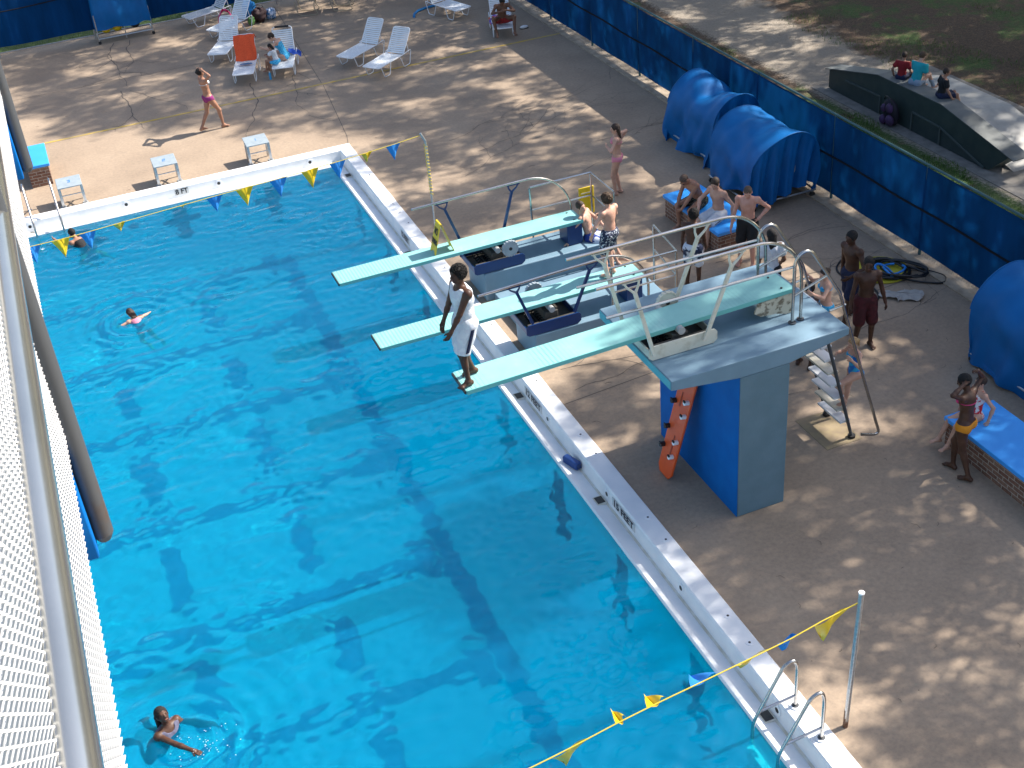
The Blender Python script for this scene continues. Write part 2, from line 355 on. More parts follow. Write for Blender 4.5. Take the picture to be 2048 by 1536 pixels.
# basin
ix0, iy0, ix1, iy1 = PX0+.64, PY0+.64, -.64, -.64; FZ = -3.75
b_ = MB(); b_.add([(ix0, iy0, FZ), (ix1, iy0, FZ), (ix1, iy1, FZ), (ix0, iy1, FZ)], [(0, 1, 2, 3)])
c4 = [(ix0, iy0), (ix1, iy0), (ix1, iy1), (ix0, iy1)]
for i in range(4):
    a = c4[i]; c = c4[(i+1) % 4]; b_.add([(*a, FZ), (*c, FZ), (*c, -.5), (*a, -.5)], [(0, 3, 2, 1)])
structure('pool_basin', b_, MAT['basin'], smooth=0, recv=True)
ln = MB(); z = FZ+.006
YB = [-1.7, -4.5, -7.1, -10.0, -12.85, -15.4, -17.9, -20.4, -23.0]
ln.box(-2.45, -25.6, z, -2.13, -1.5, z+.004)
for y in YB: ln.box(-15.5, y-.15, z+.006, -2.55, y+.15, z+.01)
for y in YB: ln.box(-2.85, y-.42, z+.012, -2.5, y+.42, z+.016)
for xl in (-4.45, -6.68, -8.9, -11.1, -13.3):
    for i in range(len(YB)-1):
        a, c = YB[i], YB[i+1]; ln.box(xl-.17, c+.62, z+.012, xl+.17, a-.62, z+.016)
structure('lane_markings', ln, MAT['lane'], smooth=0, recv=True); ln = MB()
for y in (-2.79, -5.1, -7.56, -9.7, -11.78, -14.09, -16.35, -18.55, -20.8):
    ln.box(ix1-.012, y-.17, -2.6, ix1-.004, y+.17, -.55)
    ln.box(ix1-.02, y-.4, -1.75, ix1-.013, y+.4, -1.5)
for x in (-2.2, -4.4, -6.62, -8.8, -11):
    ln.box(x-.16, iy1-.012, -2.3, x+.16, iy1-.004, -.5)
    ln.box(x-.45, iy1-.02, -1.35, x+.45, iy1-.013, -1.08)

structure('wall_targets', ln, MAT['tile'], smooth=0, recv=True)
dr = MB()
for x in (-3.3, -1.15, -5.5): dr.tube([(x, iy1-.005, -.95), (x, iy1-.03, -.95)], .13, 18)
structure('wall_drains', dr, MAT['tile'], recv=True)
# water surface: a random rippled sheet
def water():
    h = .036; xs = np.arange(ix0-.02, -.575, h); ys = np.arange(iy0-.02, -.575, h); nx, ny = len(xs), len(ys)
    r = np.random.RandomState(7); NX, NY = 512, 1024
    kx = np.fft.fftfreq(NX, h)*2*np.pi; ky = np.fft.fftfreq(NY, h)*2*np.pi; KX, KY = np.meshgrid(kx, ky, indexing='ij'); K = np.hypot(KX, KY)+1e-6; lam = 2*np.pi/K
    def field(l0, bw, slope, ax=1.0):
        amp = np.exp(-(np.log(lam/l0)/bw)**2)*np.exp(-ax*(np.abs(KX)/K)**2); F = amp*np.exp(2j*np.pi*r.rand(NX, NY)); Z = np.real(np.fft.ifft2(F))
        s = np.hypot(*np.gradient(Z, h)); return Z*slope/np.sqrt((s**2).mean())
    Z = field(.40, .45, .086, 1.2)+field(1.1, .4, .036, .4)
    mod = field(3.5, .4, 1, 0); mod = mod/mod.std(); fine = field(.20, .3, .058, 0)
    mod2 = field(2.6, .5, 1, 0); mod2 /= mod2.std()
    Z = Z*np.clip(.75+.35*mod, .3, 1.5)+fine*np.clip(.5+.6*mod2, .1, 1.6)
    Z = Z[:nx, :ny]
    X, Y = np.meshgrid(xs, ys, indexing='ij')
    for cx, cy, a, lw, R_ in ((-7.1, -17.1, .017, .30, 1.3), (-6.1, -5.8, .013, .28, 1.2), (-6.9, -1.9, .009, .3, 1.0), (-3.4, -12.5, .008, .5, 1.5), (-4.9, -10.5, .007, .45, 1.6)):
        D = np.hypot(X-cx, Y-cy); Z = Z+a*np.sin(D/lw*2*np.pi)*np.exp(-(D/R_)**2)
    Z -= Z.mean(); edge = np.minimum(np.minimum(X-xs[0], xs[-1]-X), np.minimum(Y-ys[0], ys[-1]-Y)); Z *= np.clip(edge/.35, .12, 1)
    V = np.stack([X, Y, Z+WZ], -1).reshape(-1, 3); I = np.arange(nx*ny).reshape(nx, ny)
    F = np.stack([I[:-1, :-1], I[1:, :-1], I[1:, 1:], I[:-1, 1:]], -1).reshape(-1, 4)
    m = bpy.data.materials.new('pool_water'); m.use_nodes = True; nt, N, L = nodes(m); nt.nodes.remove(nt.nodes['Principled BSDF']); out = nt.nodes['Material Output']
    gl = N('BsdfGlossy', i_Roughness=.03); rf = N('BsdfRefraction', i_IOR=1.33, i_Roughness=0.0); rf.inputs[0].default_value = (.16, .97, 1.0, 1)
    df = N('BsdfTranslucent'); df.inputs[0].default_value = (.12, .93, 1.0, 1)
    sf = N('BsdfDiffuse'); sf.inputs[0].default_value = (.0, .48, .98, 1); m0 = N('MixShader', i_0=.12); L(rf.outputs[0], m0.inputs[1]); L(sf.outputs[0], m0.inputs[2])
    fr = N('Fresnel', i_IOR=1.33); m1 = N('MixShader', i_0=.24); L(m0.outputs[0], m1.inputs[1]); L(df.outputs[0], m1.inputs[2])
    m2 = N('MixShader'); L(fr.outputs[0], m2.inputs[0]); L(m1.outputs[0], m2.inputs[1]); L(gl.outputs[0], m2.inputs[2]); L(m2.outputs[0], out.inputs[0])
    o = mesh_obj('pool_water', V, F, m, smooth=180); o.cycles.is_caustics_caster = True; return tag(o, kind='structure')
water()
# ================================================================ fences
def chain_strip(mb, p0, p1, z0, z1, pitch=.055, r=.0016, n=3):
    p0 = Vector(p0); p1 = Vector(p1); d_ = (p1-p0); L_ = d_.length; d_.normalize(); k = 0; s = 0
    rows = max(1, int(round((z1-z0)/(pitch/2)))); nrm = Vector((-d_.y, d_.x, 0))
    while s < L_:
        pts = []
        for i in range(rows+1):
            off = (pitch/2 if i % 2 else 0); pts.append(p0+d_*(s+off)+nrm*((i % 2)*.004)+Vector((0, 0, z0+(z1-z0)*i/rows)))
        mb.tube(pts, r, n, caps=False); s += pitch/2*1.0 if False else pitch/1.0
    return mb
f = T('fence', 'long chain link fence with dark blue windscreen along the right side of the deck', 'fence', (FX, -4, 0), group='fences round the pool')
def screen(fn_xy, s0, s1, z0, z1, amp=.02, seed=0, nu=260):
    rr = random.Random(seed); ph = [rr.uniform(0, 6.3) for _ in range(6)]
    def fn(u, v):
        s = s0+(s1-s0)*u; z_ = z0+(z1-z0)*v; b = amp*(math.sin(s*2.1+ph[0])+.5*math.sin(s*5.3+ph[1]+z_)+.35*math.sin(s*9.1+ph[2]-2*z_))*(.4+math.sin(v*math.pi))
        x, y = fn_xy(s, b); return (x, y, z_+.012*math.sin(s*2.05+ph[3])*(1 if v < .5 else 0))
    return MB().grid(fn, nu, 8)
zt = 1.86
f.part('windscreen', screen(lambda s, b: (FX-.035-abs(b)*.6, s), -24, 16, .14, zt-.03, seed=2), MAT['screen'])
f.part('top_rail', MB().tube([(FX, -24, zt), (FX, 16, zt)], .024, 10), MAT['fencegreen'])
f.part('middle_wire', MB().tube([(FX-.075, y, 1.0-.03*math.sin((y+24)/2.9*math.pi)**2) for y in np.arange(-24, 16.1, .5)], .022, 6), MAT['wire'])
y = -23.3
while y < 16:
    f.part('fence_post', MB().tube([(FX-.01, y, 0), (FX-.01, y, zt+.02)], .03, 10), MAT['fencegreen']); y += 2.92
ch = chain_strip(MB(), (FX+.005, -16, 0), (FX+.005, 14, 0), .01, .2, .07, .0022)
tip = ch
for i in range(560):
    y = -16+i*.055; a = rng.uniform(-.3, .3); tip.tube([(FX+.012, y, zt), (FX+.02+.01*a, y+.012, zt+.055)], .0022, 3)
f.part('chain_link', ch, MAT['chaindark'])
kb = MB().box(FX-.32, -26, .002, FX+.2, 16, .03)
structure('fence_kerb', kb, MAT['kerb'], smooth=0)
f2 = T('fence', 'chain link fence with dark blue windscreen across the back of the deck', 'fence', (-4, FY, 0), group='fences round the pool')
f2.part('windscreen', screen(lambda s, b: (s, FY-.04-abs(b)), -20, FX-.2, .30, 2.3, amp=.03, seed=5), MAT['screen'])
f2.part('middle_wire', MB().tube([(x, FY-.11, 1.42+.05*math.sin(x*1.1)) for x in np.arange(-20, FX, .5)], .02, 6), MAT['wire'])
f2.part('top_rail', MB().tube([(-20, FY, 2.34), (FX, FY, 2.34)], .024, 8), MAT['fencegreen'])
x = -19.4
while x < FX-.5:
    f2.part('fence_post', MB().tube([(x, FY, 0), (x, FY, 2.36)], .03, 8), MAT['galv']); x += 2.95
f2.part('bottom_rail', MB().tube([(-20, FY, .12), (FX, FY, .12)], .018, 6), MAT['galv'])
f2.part('chain_link', chain_strip(MB(), (-8, FY+.02, 0), (4, FY+.02, 0), .01, .34, .07, .002), MAT['chaindark'])
# ================================================================ pines out of the picture that throw the dappled shade
TR = [(17.6, -4.3), (21.5, -9.5), (18.0, -13.2), (23.5, -16), (16.5, -18.5), (22.0, -22.5), (26.0, -3.5), (26.5, -11), (24.5, 3.2), (29.5, 1.5), (20.5, 6.4), (15.4, 9.6), (23.5, 11.0), (17.5, 15.5), (11.2, 14.8), (28.5, 8.5), (22.5, 18.5), (8.5, 19.5), (15.5, 21.5), (13.5, -22.5), (30.5, -7.5), (31, -17)]
def shade(x, y):
    "share of shade the photograph shows at a point of the ground"
    if -3.3 < x < .1 and -16.9 < y < -14.2: return .86 if x < -.9 else .6
    if x < -.62 and y < .3: return 0 if y < -.5 or x < -3 else .25
    if -9 < x < -5.0 and .3 <= y < 1.6: return .10
    if -9 < x < -1 and y < 3.6: return .5
    if y > 8: return .78
    if y >= 3.6: return .62
    if x < 0 and y >= 0: return .62
    if y > -6.6:
        if x > 6.5: return .5
        return .70 if x > .3 else .34
    if y > -12.4:
        if x < 2.8: return .05
        if x < 6: return .38
        return .45
    if y > -15.2:
        if x < .1: return .15
        return .82
    if x < -.02: return .2 if y > -17.2 else .12
    if x < 9: return .80 if y < -17 else .86
    return .5
def shade2(x, y):
    if x > 8.5:
        if x < 13 and y > -1: return .60
        if y < -8.2 and 12 < x < 15: return .15
        if x < 15.5: return .62
        return .97
    return shade(x, y)
def trees():
    r = random.Random(11); leaf = {i: [] for i in range(len(TR))}; tries = 0
    cell = .78
    gx = np.arange(-7.5, 31, cell); gy = np.arange(-23, 20, cell)
    for x in gx:
        for y in gy:
            for rep in range(2):
                px = x+r.uniform(0, cell); py = y+r.uniform(0, cell)
                sh_ = shade2(px, py)
                if r.random() > sh_*(.74 if sh_ < .9 else 1.0): continue
                best = None
                for t in range(14):
                    hh = r.uniform(8.5, 20); c = (px+1.072*hh, py+.019*hh, hh)
                    for i, (tx, ty) in enumerate(TR):
                        d2 = math.hypot(c[0]-tx, c[1]-ty); lim = 5.2*math.sqrt(max(.05, 1-((hh-14)/9)**2))
                        if d2 < lim and not inside_frame(c, .12): best = (i, c); break
                    if best: break
                if best: leaf[best[0]].append(best[1])
    for i, (tx, ty) in enumerate(TR):
        hh = 20+r.uniform(-1, 2.5); t = T('pine_tree', 'tall pine tree whose trunk rises at the right edge beyond the ramp' if i == 0 else 'tall pine outside the frame that throws dappled shade over the ground', 'tree', (tx, ty, -.04), 0, 'pine trees round the pool')
        k = r.uniform(-.3, .3)
        tr = MB().tube([(tx+k*z_/hh, ty+.4*math.sin(z_*.3)*z_/hh, z_-.1) for z_ in np.linspace(0, hh, 10)], list(np.linspace(.24, .05, 10)), 12)
        for j, c in enumerate(leaf[i]):
            if j % 7 == 0:
                z0 = max(4, c[2]-1.2); tr.tube([(tx+k*z0/hh, ty+.4*math.sin(z0*.3)*z0/hh, z0), tuple(Vector(c)*.6+Vector((tx, ty, z0))*.4+Vector((0, 0, .2))), c], [.05, .03, .012], 5)
        t.part('trunk', tr, MAT['bark'])
        if not leaf[i]: continue
        C = np.array(leaf[i]); rs = np.random.RandomState(i); n = 130
        P = np.repeat(C, n, 0)+rs.normal(0, 1, (len(C)*n, 3))*np.array([.31, .33, .20])
        A = rs.normal(0, 1, P.shape); A /= np.linalg.norm(A, axis=1)[:, None]; Bv = np.cross(A, rs.normal(0, 1, P.shape)); Bv /= np.linalg.norm(Bv, axis=1)[:, None]
        s1 = rs.uniform(.07, .15, (len(P), 1)); s2 = rs.uniform(.02, .05, (len(P), 1))
        V = np.stack([P-A*s1-Bv*s2, P+A*s1-Bv*s2, P+A*s1+Bv*s2, P-A*s1+Bv*s2], 1).reshape(-1, 3)-np.array([tx, ty, -.04])
        o = mesh_obj('crown', V, np.arange(len(V)).reshape(-1, 4), MAT['needles'], smooth=0); o.parent = t.o
trees()
# ================================================================ diving boards, stands and tower
def board_mat():
    m = bpy.data.materials.new('springboard_grip'); m.use_nodes = True; nt, N, L = nodes(m); b = nt.nodes['Principled BSDF']; b.inputs['Roughness'].default_value = .6
    tc = N('TexCoord'); sp = N('SeparateXYZ'); L(tc.outputs['Object'], sp.inputs[0])
    v = N('TexVoronoi', i_Scale=30.0, i_Randomness=0.0); L(tc.outputs['Object'], v.inputs['Vector'])
    mp = N('Mapping'); mp.inputs['Scale'].default_value = (.55, 1, 1); L(tc.outputs['Object'], mp.inputs[0]); L(mp.outputs[0], v.inputs['Vector'])
    d_ = ramp(N, L, v.outputs['Distance'], [(.20, (1, 1, 1)), (.30, (0, 0, 0))])
    mr = N('MapRange', i_1=-.95, i_2=-1.1, i_3=.22, i_4=1.0); L(sp.outputs[0], mr.inputs[0])
    mu = N('Math', operation='MULTIPLY'); L(d_, mu.inputs[0]); L(mr.outputs[0], mu.inputs[1])
    n = N('TexNoise', i_Scale=3.0, i_Detail=7.0, i_Roughness=.65); L(tc.outputs['Object'], n.inputs['Vector'])
    c = ramp(N, L, n.outputs['Fac'], [(.3, (.20, .44, .43)), (.6, (.235, .50, .48)), (.8, (.32, .56, .54))])
    mx = N('MixRGB'); mx.inputs[2].default_value = (.07, .22, .22, 1); L(mu.outputs[0], mx.inputs[0]); L(c, mx.inputs[1]); L(mx.outputs[0], b.inputs['Base Color'])
    bp = N('Bump', i_Strength=.5, i_Distance=.004, invert=True); L(mu.outputs[0], bp.inputs['Height']); L(bp.outputs[0], b.inputs['Normal'])
    return m
MAT['grip'] = board_mat()
def springboard(label, x0, yc, z0, z1, L_=4.88, w_=.25):
    t = T('springboard', label, 'diving board', (x0+2.4, yc, z0), 0, 'springboards')
    def zz(x): return z0+(z1-z0)*(x-x0)/L_
    def strip(xa, xb, ya, yb, ta, tb, n=10):
        mb = MB(); xs = np.linspace(xa, xb, n); vs = []
        for x in xs: vs += [(x, ya, zz(x)+ta), (x, yb, zz(x)+ta), (x, yb, zz(x)+tb), (x, ya, zz(x)+tb)]
        fs = [(0, 1, 2, 3), tuple(4*(n-1)+k for k in (3, 2, 1, 0))]
        for i in range(n-1):
            for k in range(4): fs.append((4*i+k, 4*(i+1)+k, 4*(i+1)+(k+1) % 4, 4*i+(k+1) % 4))
        return mb.add(vs, fs)
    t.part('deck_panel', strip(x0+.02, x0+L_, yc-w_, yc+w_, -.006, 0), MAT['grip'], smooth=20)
    t.part('underside', strip(x0+.02, x0+L_, yc-w_+.004, yc+w_-.004, -.046, -.0075), MAT['boardside'], smooth=20)
    for s in (-1, 1): t.part('edge_rib', strip(x0+.03, x0+L_-.01, yc+s*(w_+.002)-.006, yc+s*(w_+.002)+.006, -.062, -.002), MAT['boardside'], smooth=20)
    t.part('tip_strip', MB().box(x0-.002, yc-w_, z0-.045, x0+.018, yc+w_, z0-.002), MAT['black'])
    for s in (-1, 1): t.part('hinge_bolt', MB().cyl((x0+L_-.16, yc+s*.17, zz(x0+L_)), (x0+L_-.16, yc+s*.17, zz(x0+L_)+.012), .016, 8), MAT['black'])
    return t
BY = {'A': -8.61, 'B': -11.13, 'C': -15.755}
springboard('aqua diving board with a folding yellow sign standing on it, farthest of the three', -2.57, BY['A'], 1.07, 1.09)
springboard('aqua diving board low over the water, middle one, under the boy in patterned shorts', -2.57, BY['B'], 1.07, 1.09)
springboard('aqua diving board on top of the tower, with the boy in white at its tip', -2.58, BY['C'], 2.955, 3.075)
PT = .58
def fork_post(t, a, b, mat, r=.026, name='rail_support'):
    a = Vector(a); b = Vector(b); j = a.lerp(b, .86); mb = MB().bar(a, j, .05, .035, (0, 1, 0))
    for s in (-1, 1):
        e = b+Vector((s*.11, 0, 0)); mb.tube([j-(b-a)*.02, j.lerp(e, .55)+Vector((s*.02, 0, -.01)), e], [.022, .016, .014], 6)
    mb.bar(b+Vector((-.13, 0, -.014)), b+Vector((.13, 0, -.014)), .03, .012)
    return t.part(name, mb, mat)
def fulcrum(yc, zt, cmat, wheel_y, ws, label, hb=.3, wx=.72, wmat='ltgrey', wz=None):
    wz = wz or zt+hb+.09
    t = T('fulcrum_frame', label, 'fulcrum', (.5, yc, zt), 0, 'fulcrum frames under the boards')
    for s in (-1, 1):
        y = yc+s*.40; a = MB().extrude([(.02, zt+.012), (.94, zt+.012), (1.0, zt+.06), (1.0, zt+hb-.04), (.96, zt+hb), (.02, zt+hb), (-.03, zt+hb-.05), (-.03, zt+.05)], y-.012, y+.012, 'y')
        t.part('side_plate', a, MAT[cmat])
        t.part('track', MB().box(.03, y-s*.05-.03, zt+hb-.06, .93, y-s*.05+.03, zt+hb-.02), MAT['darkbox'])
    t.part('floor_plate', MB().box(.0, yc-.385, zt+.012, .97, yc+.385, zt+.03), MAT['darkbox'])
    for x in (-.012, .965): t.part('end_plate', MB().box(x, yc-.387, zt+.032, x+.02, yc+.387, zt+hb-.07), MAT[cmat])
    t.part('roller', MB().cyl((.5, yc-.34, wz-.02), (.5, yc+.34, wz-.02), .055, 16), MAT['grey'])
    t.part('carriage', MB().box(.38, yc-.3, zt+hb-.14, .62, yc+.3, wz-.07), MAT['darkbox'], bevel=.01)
    for k in range(3): t.part('coil_spring', MB().tube([(.2+.16*k+.05*math.cos(a*.9), yc-.27+.012*a, zt+.12+.05*math.sin(a*.9)) for a in range(40)], .008, 5), MAT['wire'])
    w_ = T.__new__(T); R_ = .165; cy = wheel_y
    mb = MB(); n = 72; ring = []
    prof2 = [(.03, -.03), (R_*.80, -.022), (R_*.86, -.03), (R_, -.03), (R_, .03), (R_*.86, .03), (R_*.80, .022), (.03, .03)]
    vs = []; m_ = len(prof2)
    for i in range(n):
        a = 2*math.pi*i/n; k = 1.0 if (i//2) % 2 else .93
        for q, (rr, yy) in enumerate(prof2):
            r2 = rr*k if q in (3, 4) else rr; vs.append((wx+r2*math.cos(a), cy+yy, wz+r2*math.sin(a)))
    mb.add(vs, [(i*m_+q, i*m_+(q+1) % m_, ((i+1) % n)*m_+(q+1) % m_, ((i+1) % n)*m_+q) for i in range(n) for q in range(m_)])
    wo = t.part('adjusting_wheel', mb, MAT[wmat])
    t.part('hub', MB().cyl((wx, cy-.035, zt+hb+.09), (wx, cy+.035, zt+hb+.09), .034, 14), MAT['black'], parent=wo) if False else None
    hub = build(MB().cyl((wx, cy-.035, wz), (wx, cy+.035, wz), .034, 14), 'hub', MAT['black'], wo, t.loc)
    return t
# low stands
def plinth(label, x0, x1, ya, yb, z, extra=None):
    t = T('board_plinth', label, 'plinth', ((x0+x1)/2, (ya+yb)/2, 0), 0, 'concrete plinths of the low boards')
    t.part('concrete_block', MB().box(x0, ya, .001, x1, yb, z), MAT['bluegrey'], bevel=.018)
    return t
pA = plinth('blue grey concrete plinth under the farthest board, with the boy in blue trunks on it', .15, 2.80, -9.05, -8.10, PT)
pA.part('rear_anchor', MB().box(1.98, -8.82, PT+.002, 2.3, -8.40, 1.022), MAT['navy'], bevel=.02)
pB = plinth('blue grey concrete plinth under the middle board', .12, 2.74, -11.55, -10.62, PT)
pB.part('rear_anchor', MB().box(1.98, -11.34, PT+.002, 2.3, -10.92, 1.022), MAT['navy'], bevel=.02)
t = T('concrete_pad', 'low blue grey concrete pad between the two low plinths', 'plinth', (1.6, -9.8, 0))
t.part('concrete_block', MB().box(.30, -10.60, .001, 2.9, -9.07, .15), MAT['bluegrey'], bevel=.015)
fulcrum(BY['A'], PT, 'navy', BY['A']-.40, 0, 'navy fulcrum frame with big ridged wheel under the farthest board', hb=.22, wz=PT+.39)
fulcrum(BY['B'], PT, 'navy', BY['B']+.40, 0, 'navy fulcrum frame under the middle board', hb=.22, wx=.47, wz=PT+.39)
def rail_a():
    t = T('handrail', 'steel handrail with two blue supports beside the farthest board', 'handrail', (1, -8.25, PT), 0, 'handrails of the boards')
    p = [(-.87, -8.25, 1.86), (1.45, -8.25, 1.90)]+[(1.45+.88*math.sin(a), -8.25, 1.02+.88*math.cos(a)) for a in np.linspace(.15, 1.5, 9)]+[(2.33, -8.25, PT)]
    t.part('top_rail', MB().tube(p, .022, 10), MAT['steel'])
    fork_post(t, (.03, -8.25, .90), (-.28, -8.25, 1.845), MAT['navy']); fork_post(t, (.87, -8.25, .90), (1.17, -8.25, 1.87), MAT['navy'])
rail_a()
def rail_b():
    y = -11.56; t = T('handrail', 'steel handrail with two blue supports beside the middle board', 'handrail', (1, y, PT), 0, 'handrails of the boards')
    p = [(-.84, y, 1.65), (1.48, y, 1.73)]+[(1.48+.82*math.sin(a), y, .92+.82*math.cos(a)) for a in np.linspace(.15, 1.5, 9)]+[(2.30, y, PT)]
    t.part('top_rail', MB().tube(p, .022, 10), MAT['steel'])
    fork_post(t, (.09, y, .84), (-.20, y, 1.65), MAT['navy']); fork_post(t, (.87, y, .84), (1.25, y, 1.70), MAT['navy'])
rail_b()
def guard(label, P, zt, zm, ends):
    t = T('guard_rail', label, 'guard rail', (P[0][0], P[0][1], 0), 0, 'square guard rails behind the low boards')
    for k, p in enumerate(P): t.part('post', MB().tube([(*p, ends[k]), (*p, zt-.02)], .021, 10), MAT['steel'])
    t.part('top_rail', MB().tube([(*p, zt) for p in P], .021, 10), MAT['steel'])
    t.part('middle_rail', MB().tube([(*p, zm) for p in P], .018, 8), MAT['steel'])
    return t
guard('square steel guard rail with a yellow panel behind the farthest board', [(1.57, -8.05), (2.86, -8.05), (2.86, -9.10)], 1.62, 1.14, [.0, .0, .0])
guard('square steel guard rail behind the middle board', [(1.57, -11.62), (2.82, -11.62), (2.93, -10.56)], 1.53, 1.05, [.0, .0, .0])
t = T('lifeguard_panel', 'yellow plastic panel leaning on the guard rail near the girl in pink', 'panel', (2.82, -7.6, .72), 0)
t.part('board_panel', MB().box(2.62, -7.985, .72, 2.95, -7.965, 1.30), MAT['yellow'], bevel=.008)
t.part('slot', MB().box(2.67, -7.992, 1.17, 2.90, -7.986, 1.19), MAT['stain'])
t.part('leg', MB().tube([(2.66, -7.975, .72), (2.64, -7.78, 0)], .012, 6), MAT['yellow']); t.part('leg', MB().tube([(2.91, -7.975, .72), (2.93, -7.78, 0)], .012, 6), MAT['yellow'])
# folding sign on board A
def text_mesh(s, size, mat, name, bold=.0, extrude=.0015):
    cu = bpy.data.curves.new(name, 'FONT'); cu.body = s; cu.size = size; cu.align_x = 'CENTER'; cu.align_y = 'CENTER'; cu.extrude = extrude; cu.offset = bold
    tmp = bpy.data.objects.new('tmp', cu); COL.objects.link(tmp)
    me = bpy.data.meshes.new_from_object(tmp.evaluated_get(bpy.context.evaluated_depsgraph_get())); bpy.data.objects.remove(tmp); me.name = name
    me.materials.clear(); me.materials.append(mat); o = bpy.data.objects.new(name, me); COL.objects.link(o); return o
def place(o, parent, origin, xdir, ydir, base=(0, 0, 0)):
    x = Vector(xdir).normalized(); y = Vector(ydir).normalized(); z = x.cross(y); m = Matrix((x, y, z)).transposed().to_4x4(); m.translation = Vector(origin)-Vector(base); o.matrix_local = m; o.parent = parent; return o
MAT['letter'] = M('black_lettering', (.015, .015, .02), .6)
t = T('folding_sign', 'yellow folding sign reading NO DIVING, standing on the farthest board', 'sign', (-.5, -8.6, 1.075))
ap = [(-.66, 1.08), (-.62, 1.08)]
def leafpanel(xb, xt):
    mb = MB(); y0, y1 = -8.76, -8.47
    pts = [(0, 0), (.06, 0), (.085, .05), (.205, .05), (.23, 0), (.29, 0), (.27, .60), (.02, .60)]
    vs = [];
    for dx in (0, .012):
        for (u, v) in pts: vs.append((xb+(xt-xb)*v/.6+dx, y0+u, 1.08+v*.97))
    n = len(pts); mb.add(vs, [(i, (i+1) % n, n+(i+1) % n, n+i) for i in range(n)]+[tuple(range(n-1, -1, -1)), tuple(range(n, 2*n))]); return mb
front = t.part('front_panel', leafpanel(-.67, -.50), MAT['yellow'], smooth=0); t.part('back_panel', leafpanel(-.30, -.484), MAT['yellow'], smooth=0)
dv = Vector((.17, 0, .582)).normalized()
for s, v, sz in (('NO', .42, .12), ('DIVING', .22, .088)):
    tx = text_mesh(s, sz, MAT['letter'], 'lettering', .003); tx.data.transform(Matrix.Diagonal((.9, 1.55, 1, 1)))
    p = Vector((-.67, -8.615, 1.08))+dv*v+Vector((-.006, 0, .002)); place(tx, front, p, (0, -1, 0), dv, t.loc)
# ---------------------------------------------------------------- tower
tw = T('diving_tower', 'blue grey concrete diving tower with cantilevered top slab', 'diving tower', (1.4, -15.7, 0))
mb = MB(); xs = [0.0, 1.04, 1.81, 2.73]; zb = [2.53, 2.40, 2.40, 2.57]; y0, y1 = -16.72, -14.55; vs = []
for x, z in zip(xs, zb): vs += [(x, y0, 2.68), (x, y1, 2.68), (x, y1, z), (x, y0, z)]
fs = [(0, 3, 2, 1), (12, 13, 14, 15)]
for i in range(3):
    for k in range(4): fs.append((4*i+k, 4*i+(k+1) % 4, 4*(i+1)+(k+1) % 4, 4*(i+1)+k))
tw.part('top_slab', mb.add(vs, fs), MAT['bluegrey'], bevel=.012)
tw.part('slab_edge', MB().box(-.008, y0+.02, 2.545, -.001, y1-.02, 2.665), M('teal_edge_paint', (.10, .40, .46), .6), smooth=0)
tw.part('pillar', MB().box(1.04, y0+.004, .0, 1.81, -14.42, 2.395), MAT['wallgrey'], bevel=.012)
tw.part('blue_panel', MB().box(1.03, y0+.012, .002, 1.036, -14.40, 2.39), MAT['blue'], smooth=0)
fulcrum(BY['C'], 2.68, 'cream', BY['C']+.42, 0, 'cream fulcrum frame on top of the tower', hb=.22, wx=.68, wmat='cream')
t = T('rear_bracket', 'weathered cream bracket holding the tail of the tower board', 'bracket', (2.05, BY['C'], 2.68))
for s in (-1, 1): t.part('bracket_plate', MB().extrude([(1.68, 2.83), (1.78, 2.76), (2.02, 2.74), (2.18, 2.69), (2.3, 2.69), (2.28, 3.0), (1.74, 2.98)], BY['C']+s*.23-.014, BY['C']+s*.23+.014, 'y'), M('chipped_cream_paint', (.50, .46, .36), .6, (.16, .13, .09), 13, lo=.5, hi=.62))
t.part('cross_bar', MB().cyl((1.9, BY['C']-.2, 2.96), (1.9, BY['C']+.2, 2.96), .03, 12), MAT['darkbox'])
def tower_rail(y, label):
    t = T('tower_handrail', label, 'handrail', (1, y, 2.68), 0, 'handrails of the boards')
    top = [(-.78, y, 4.03), (1.50, y, 4.03)]+[(1.55+.72*math.sin(a), y, 3.31+.72*math.cos(a)) for a in np.linspace(.12, 1.45, 9)]+[(2.28, y, 2.95), (2.28, y, 2.69)]
    t.part('top_rail', MB().tube(top, .023, 10), MAT['steel'])
    t.part('middle_rail', MB().tube([(-.66, y-.01, 3.58), (2.14, y-.01, 3.55)], .02, 8), MAT['steel'])
    lo_ = [(2.13, y-.03, 2.69), (2.13, y-.03, 3.56)]+[(2.13+.16-.16*math.cos(a), y-.03, 3.56+.19*math.sin(a)) for a in np.linspace(.3, 2.5, 8)]
    lo_ += [(2.62, y-.03, 3.36), (2.88, y-.03, 2.95), (3.05, y-.01, 2.45), (3.79, y+.0, .26), (3.77, y, .22), (3.70, y, .22), (3.48, y, .30)]
    t.part('ladder_rail', MB().tube(fillet(lo_, .05, 3), .023, 10), MAT['steel'])
    t.part('base_flange', MB().cyl((2.13, y-.03, 2.681), (2.13, y-.03, 2.70), .055, 14), MAT['rust']); t.part('base_flange', MB().cyl((2.28, y, 2.681), (2.28, y, 2.70), .05, 14), MAT['rust'])
    t.part('joining_bar', MB().tube([(2.14, y-.02, 3.10), (2.68, y-.02, 3.28)], .018, 8), MAT['steel'])
    t.part('joining_bar', MB().tube([(2.74, y-.02, 2.69), (3.0, y-.02, 2.72)], .016, 8), MAT['steel'])
    fork_post(t, (.02, y, 2.80), (-.28, y, 4.01), MAT['cream']); fork_post(t, (.78, y, 2.80), (1.25, y, 4.01), MAT['cream'])
    return t
tower_rail(-15.30, 'double steel handrail of the tower, far side of its board')
tower_rail(-16.21, 'double steel handrail of the tower, near side of its board')
t = T('ladder', 'steep ladder with wide pale treads behind the diving tower', 'ladder', (3.2, -15.6, 0))
